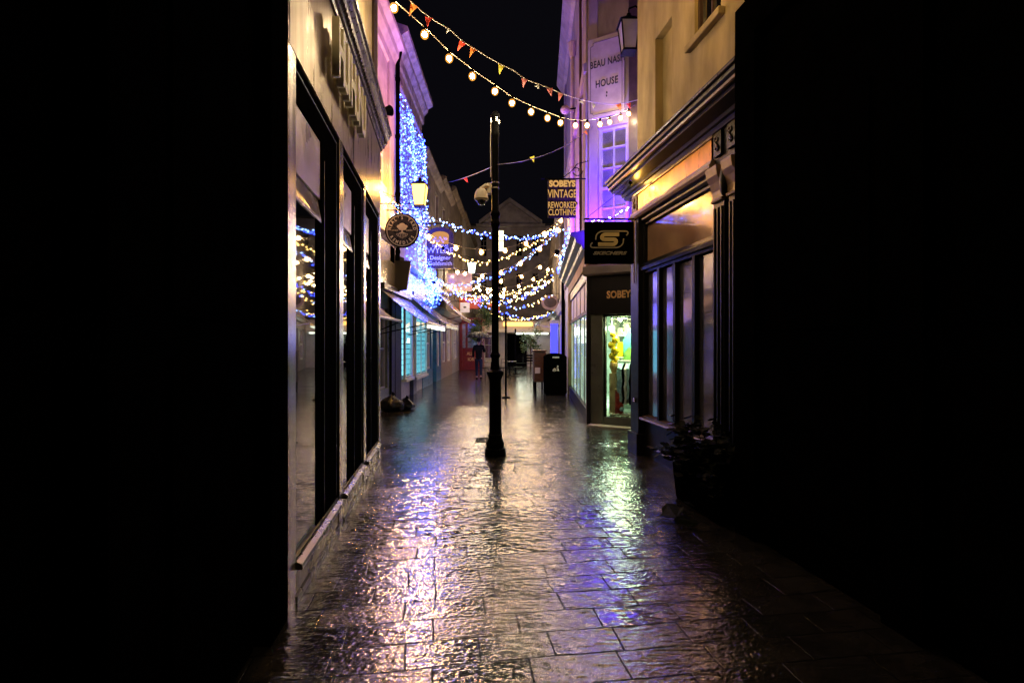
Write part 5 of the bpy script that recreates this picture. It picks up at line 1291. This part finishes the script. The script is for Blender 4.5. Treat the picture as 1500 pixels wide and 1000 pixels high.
# bunting
def bunting(label, pts, flags, size, cm='cord'):
    t = thing('bunting', label, 'bunting', pts[0], 'bunting strings')
    MB().tube(pts, .006, 5).build('cord', cm, t)
    for (p, m_, a, s_) in flags:
        c_, s2 = math.cos(a), math.sin(a); s_ = s_*.6; tw = 1.2*math.sin(p.x*37+a*5)
        def q(x, z):
            k_ = tw*(-z/.2); x2, y2 = x*math.cos(k_), x*math.sin(k_)*1.3 + .02*math.sin(z*30+a)
            return Vector((p.x + (x2*c_ - z*s2), p.y + y2, p.z + (x*s2 + z*c_)))
        lp = [q(-.075*s_, 0), q(-.02*s_, -.008), q(.075*s_, 0), q(.045*s_, -.09*s_), q(.01*s_, -.2*s_), q(-.03*s_, -.1*s_)]
        MB().prism(lp, [v+Vector((0,.004,0)) for v in lp]).build('flag', m_, t)
nbt = [(560,-20),(590,2),(602,12),(622,30),(640,43),(660,54),(680,72),(700,84),(716,94),(735,104),(752,112),(770,125),(788,131),(806,138),(825,146),(850,153),(870,157),(893,159),(912,157),(932,152)]
pts = [plan(*p) + Vector((0,-.15,.0)) for p in nbt]
fl_ = [(611,21,'flagorange',-.6,1.0),(631,38,'flagred',-.2,.9),(680,73,'flagred',-.7,1.0),(695,82,'flagorange',-.5,.9),(735,105,'flagyellow',-.3,1.0),(768,124,'flagpink',-.2,1.0),(660,55,'flagwhite',-.6,.5),(785,132,'flagwhite',.5,.7),(804,137,'flagpink',.2,1.0),(820,144,'flagpink',-.3,1.0),(848,154,'flagwhite',.6,.7),(868,158,'flagwhite',-.2,.8),(903,158,'flagorange',.3,1.1),(918,157,'flagred',.2,.9)]
bunting('pale cord with mostly orange flags above the nearest bulbs', pts, [(plan(a,b)+Vector((0,-.15,0)), c_, d, e_) for a, b, c_, d, e_ in fl_], 1)
p_a, p_b, p_c = at(650,268,20), Vector((cxp.x+.03, 7.05, zz(243))), at(868,186,9.7)
pts = cat(p_a, p_b, .05, 10)[:-1] + cat(p_b, p_c, .15, 10)
bunting('dark cord with red and yellow flags tied to the lamp column', pts, [(at(681,260,11.5),'flagred',.5,1.1),(at(779,229,8.0),'flagyellow',.3,.9),(at(857,192,9.5),'flagorange',.5,.8)], 1, 'brownpaint')

# ------------------------------------------------------------------ interior lamps
lamp('AREA', 'display_lamp', S1(.7, -.35, 2.05), (.92, 1.0, .52), 32, S1(.75, -.35, 0), size=.4)
lamp('AREA', 'shop_lamp', (3.0, 12.0, 2.75), (.72, 1.0, .78), 160, (2.6, 12.0, 0), size=1.6)

# ------------------------------------------------------------------ world, camera, render
wd = bpy.data.worlds.new('World'); scene.world = wd; wd.use_nodes = True
bg = wd.node_tree.nodes['Background']; bg.inputs[0].default_value = (.35, .32, .5, 1); bg.inputs[1].default_value = .003
cam = bpy.data.cameras.new('camera'); co_ = bpy.data.objects.new('camera', cam); COL.objects.link(co_)
co_.location = (0, 0, H); co_.rotation_euler = (PI/2, 0, 0)
cam.sensor_width = 36; cam.lens = 18; cam.shift_y = .002; cam.clip_end = 500; cam.clip_start = .05
scene.camera = co_
scene.view_settings.view_transform = 'Standard'; scene.view_settings.look = 'None'
scene.view_settings.exposure = 1.25; scene.view_settings.gamma = 1
scene.render.engine = 'CYCLES'
cy = scene.cycles; cy.use_denoising = True; cy.max_bounces = 7; cy.glossy_bounces = 4; cy.diffuse_bounces = 3; cy.transparent_max_bounces = 12
cy.sample_clamp_indirect = 6; cy.sample_clamp_direct = 0; cy.use_light_tree = True; cy.caustics_reflective = True; cy.blur_glossy = .3
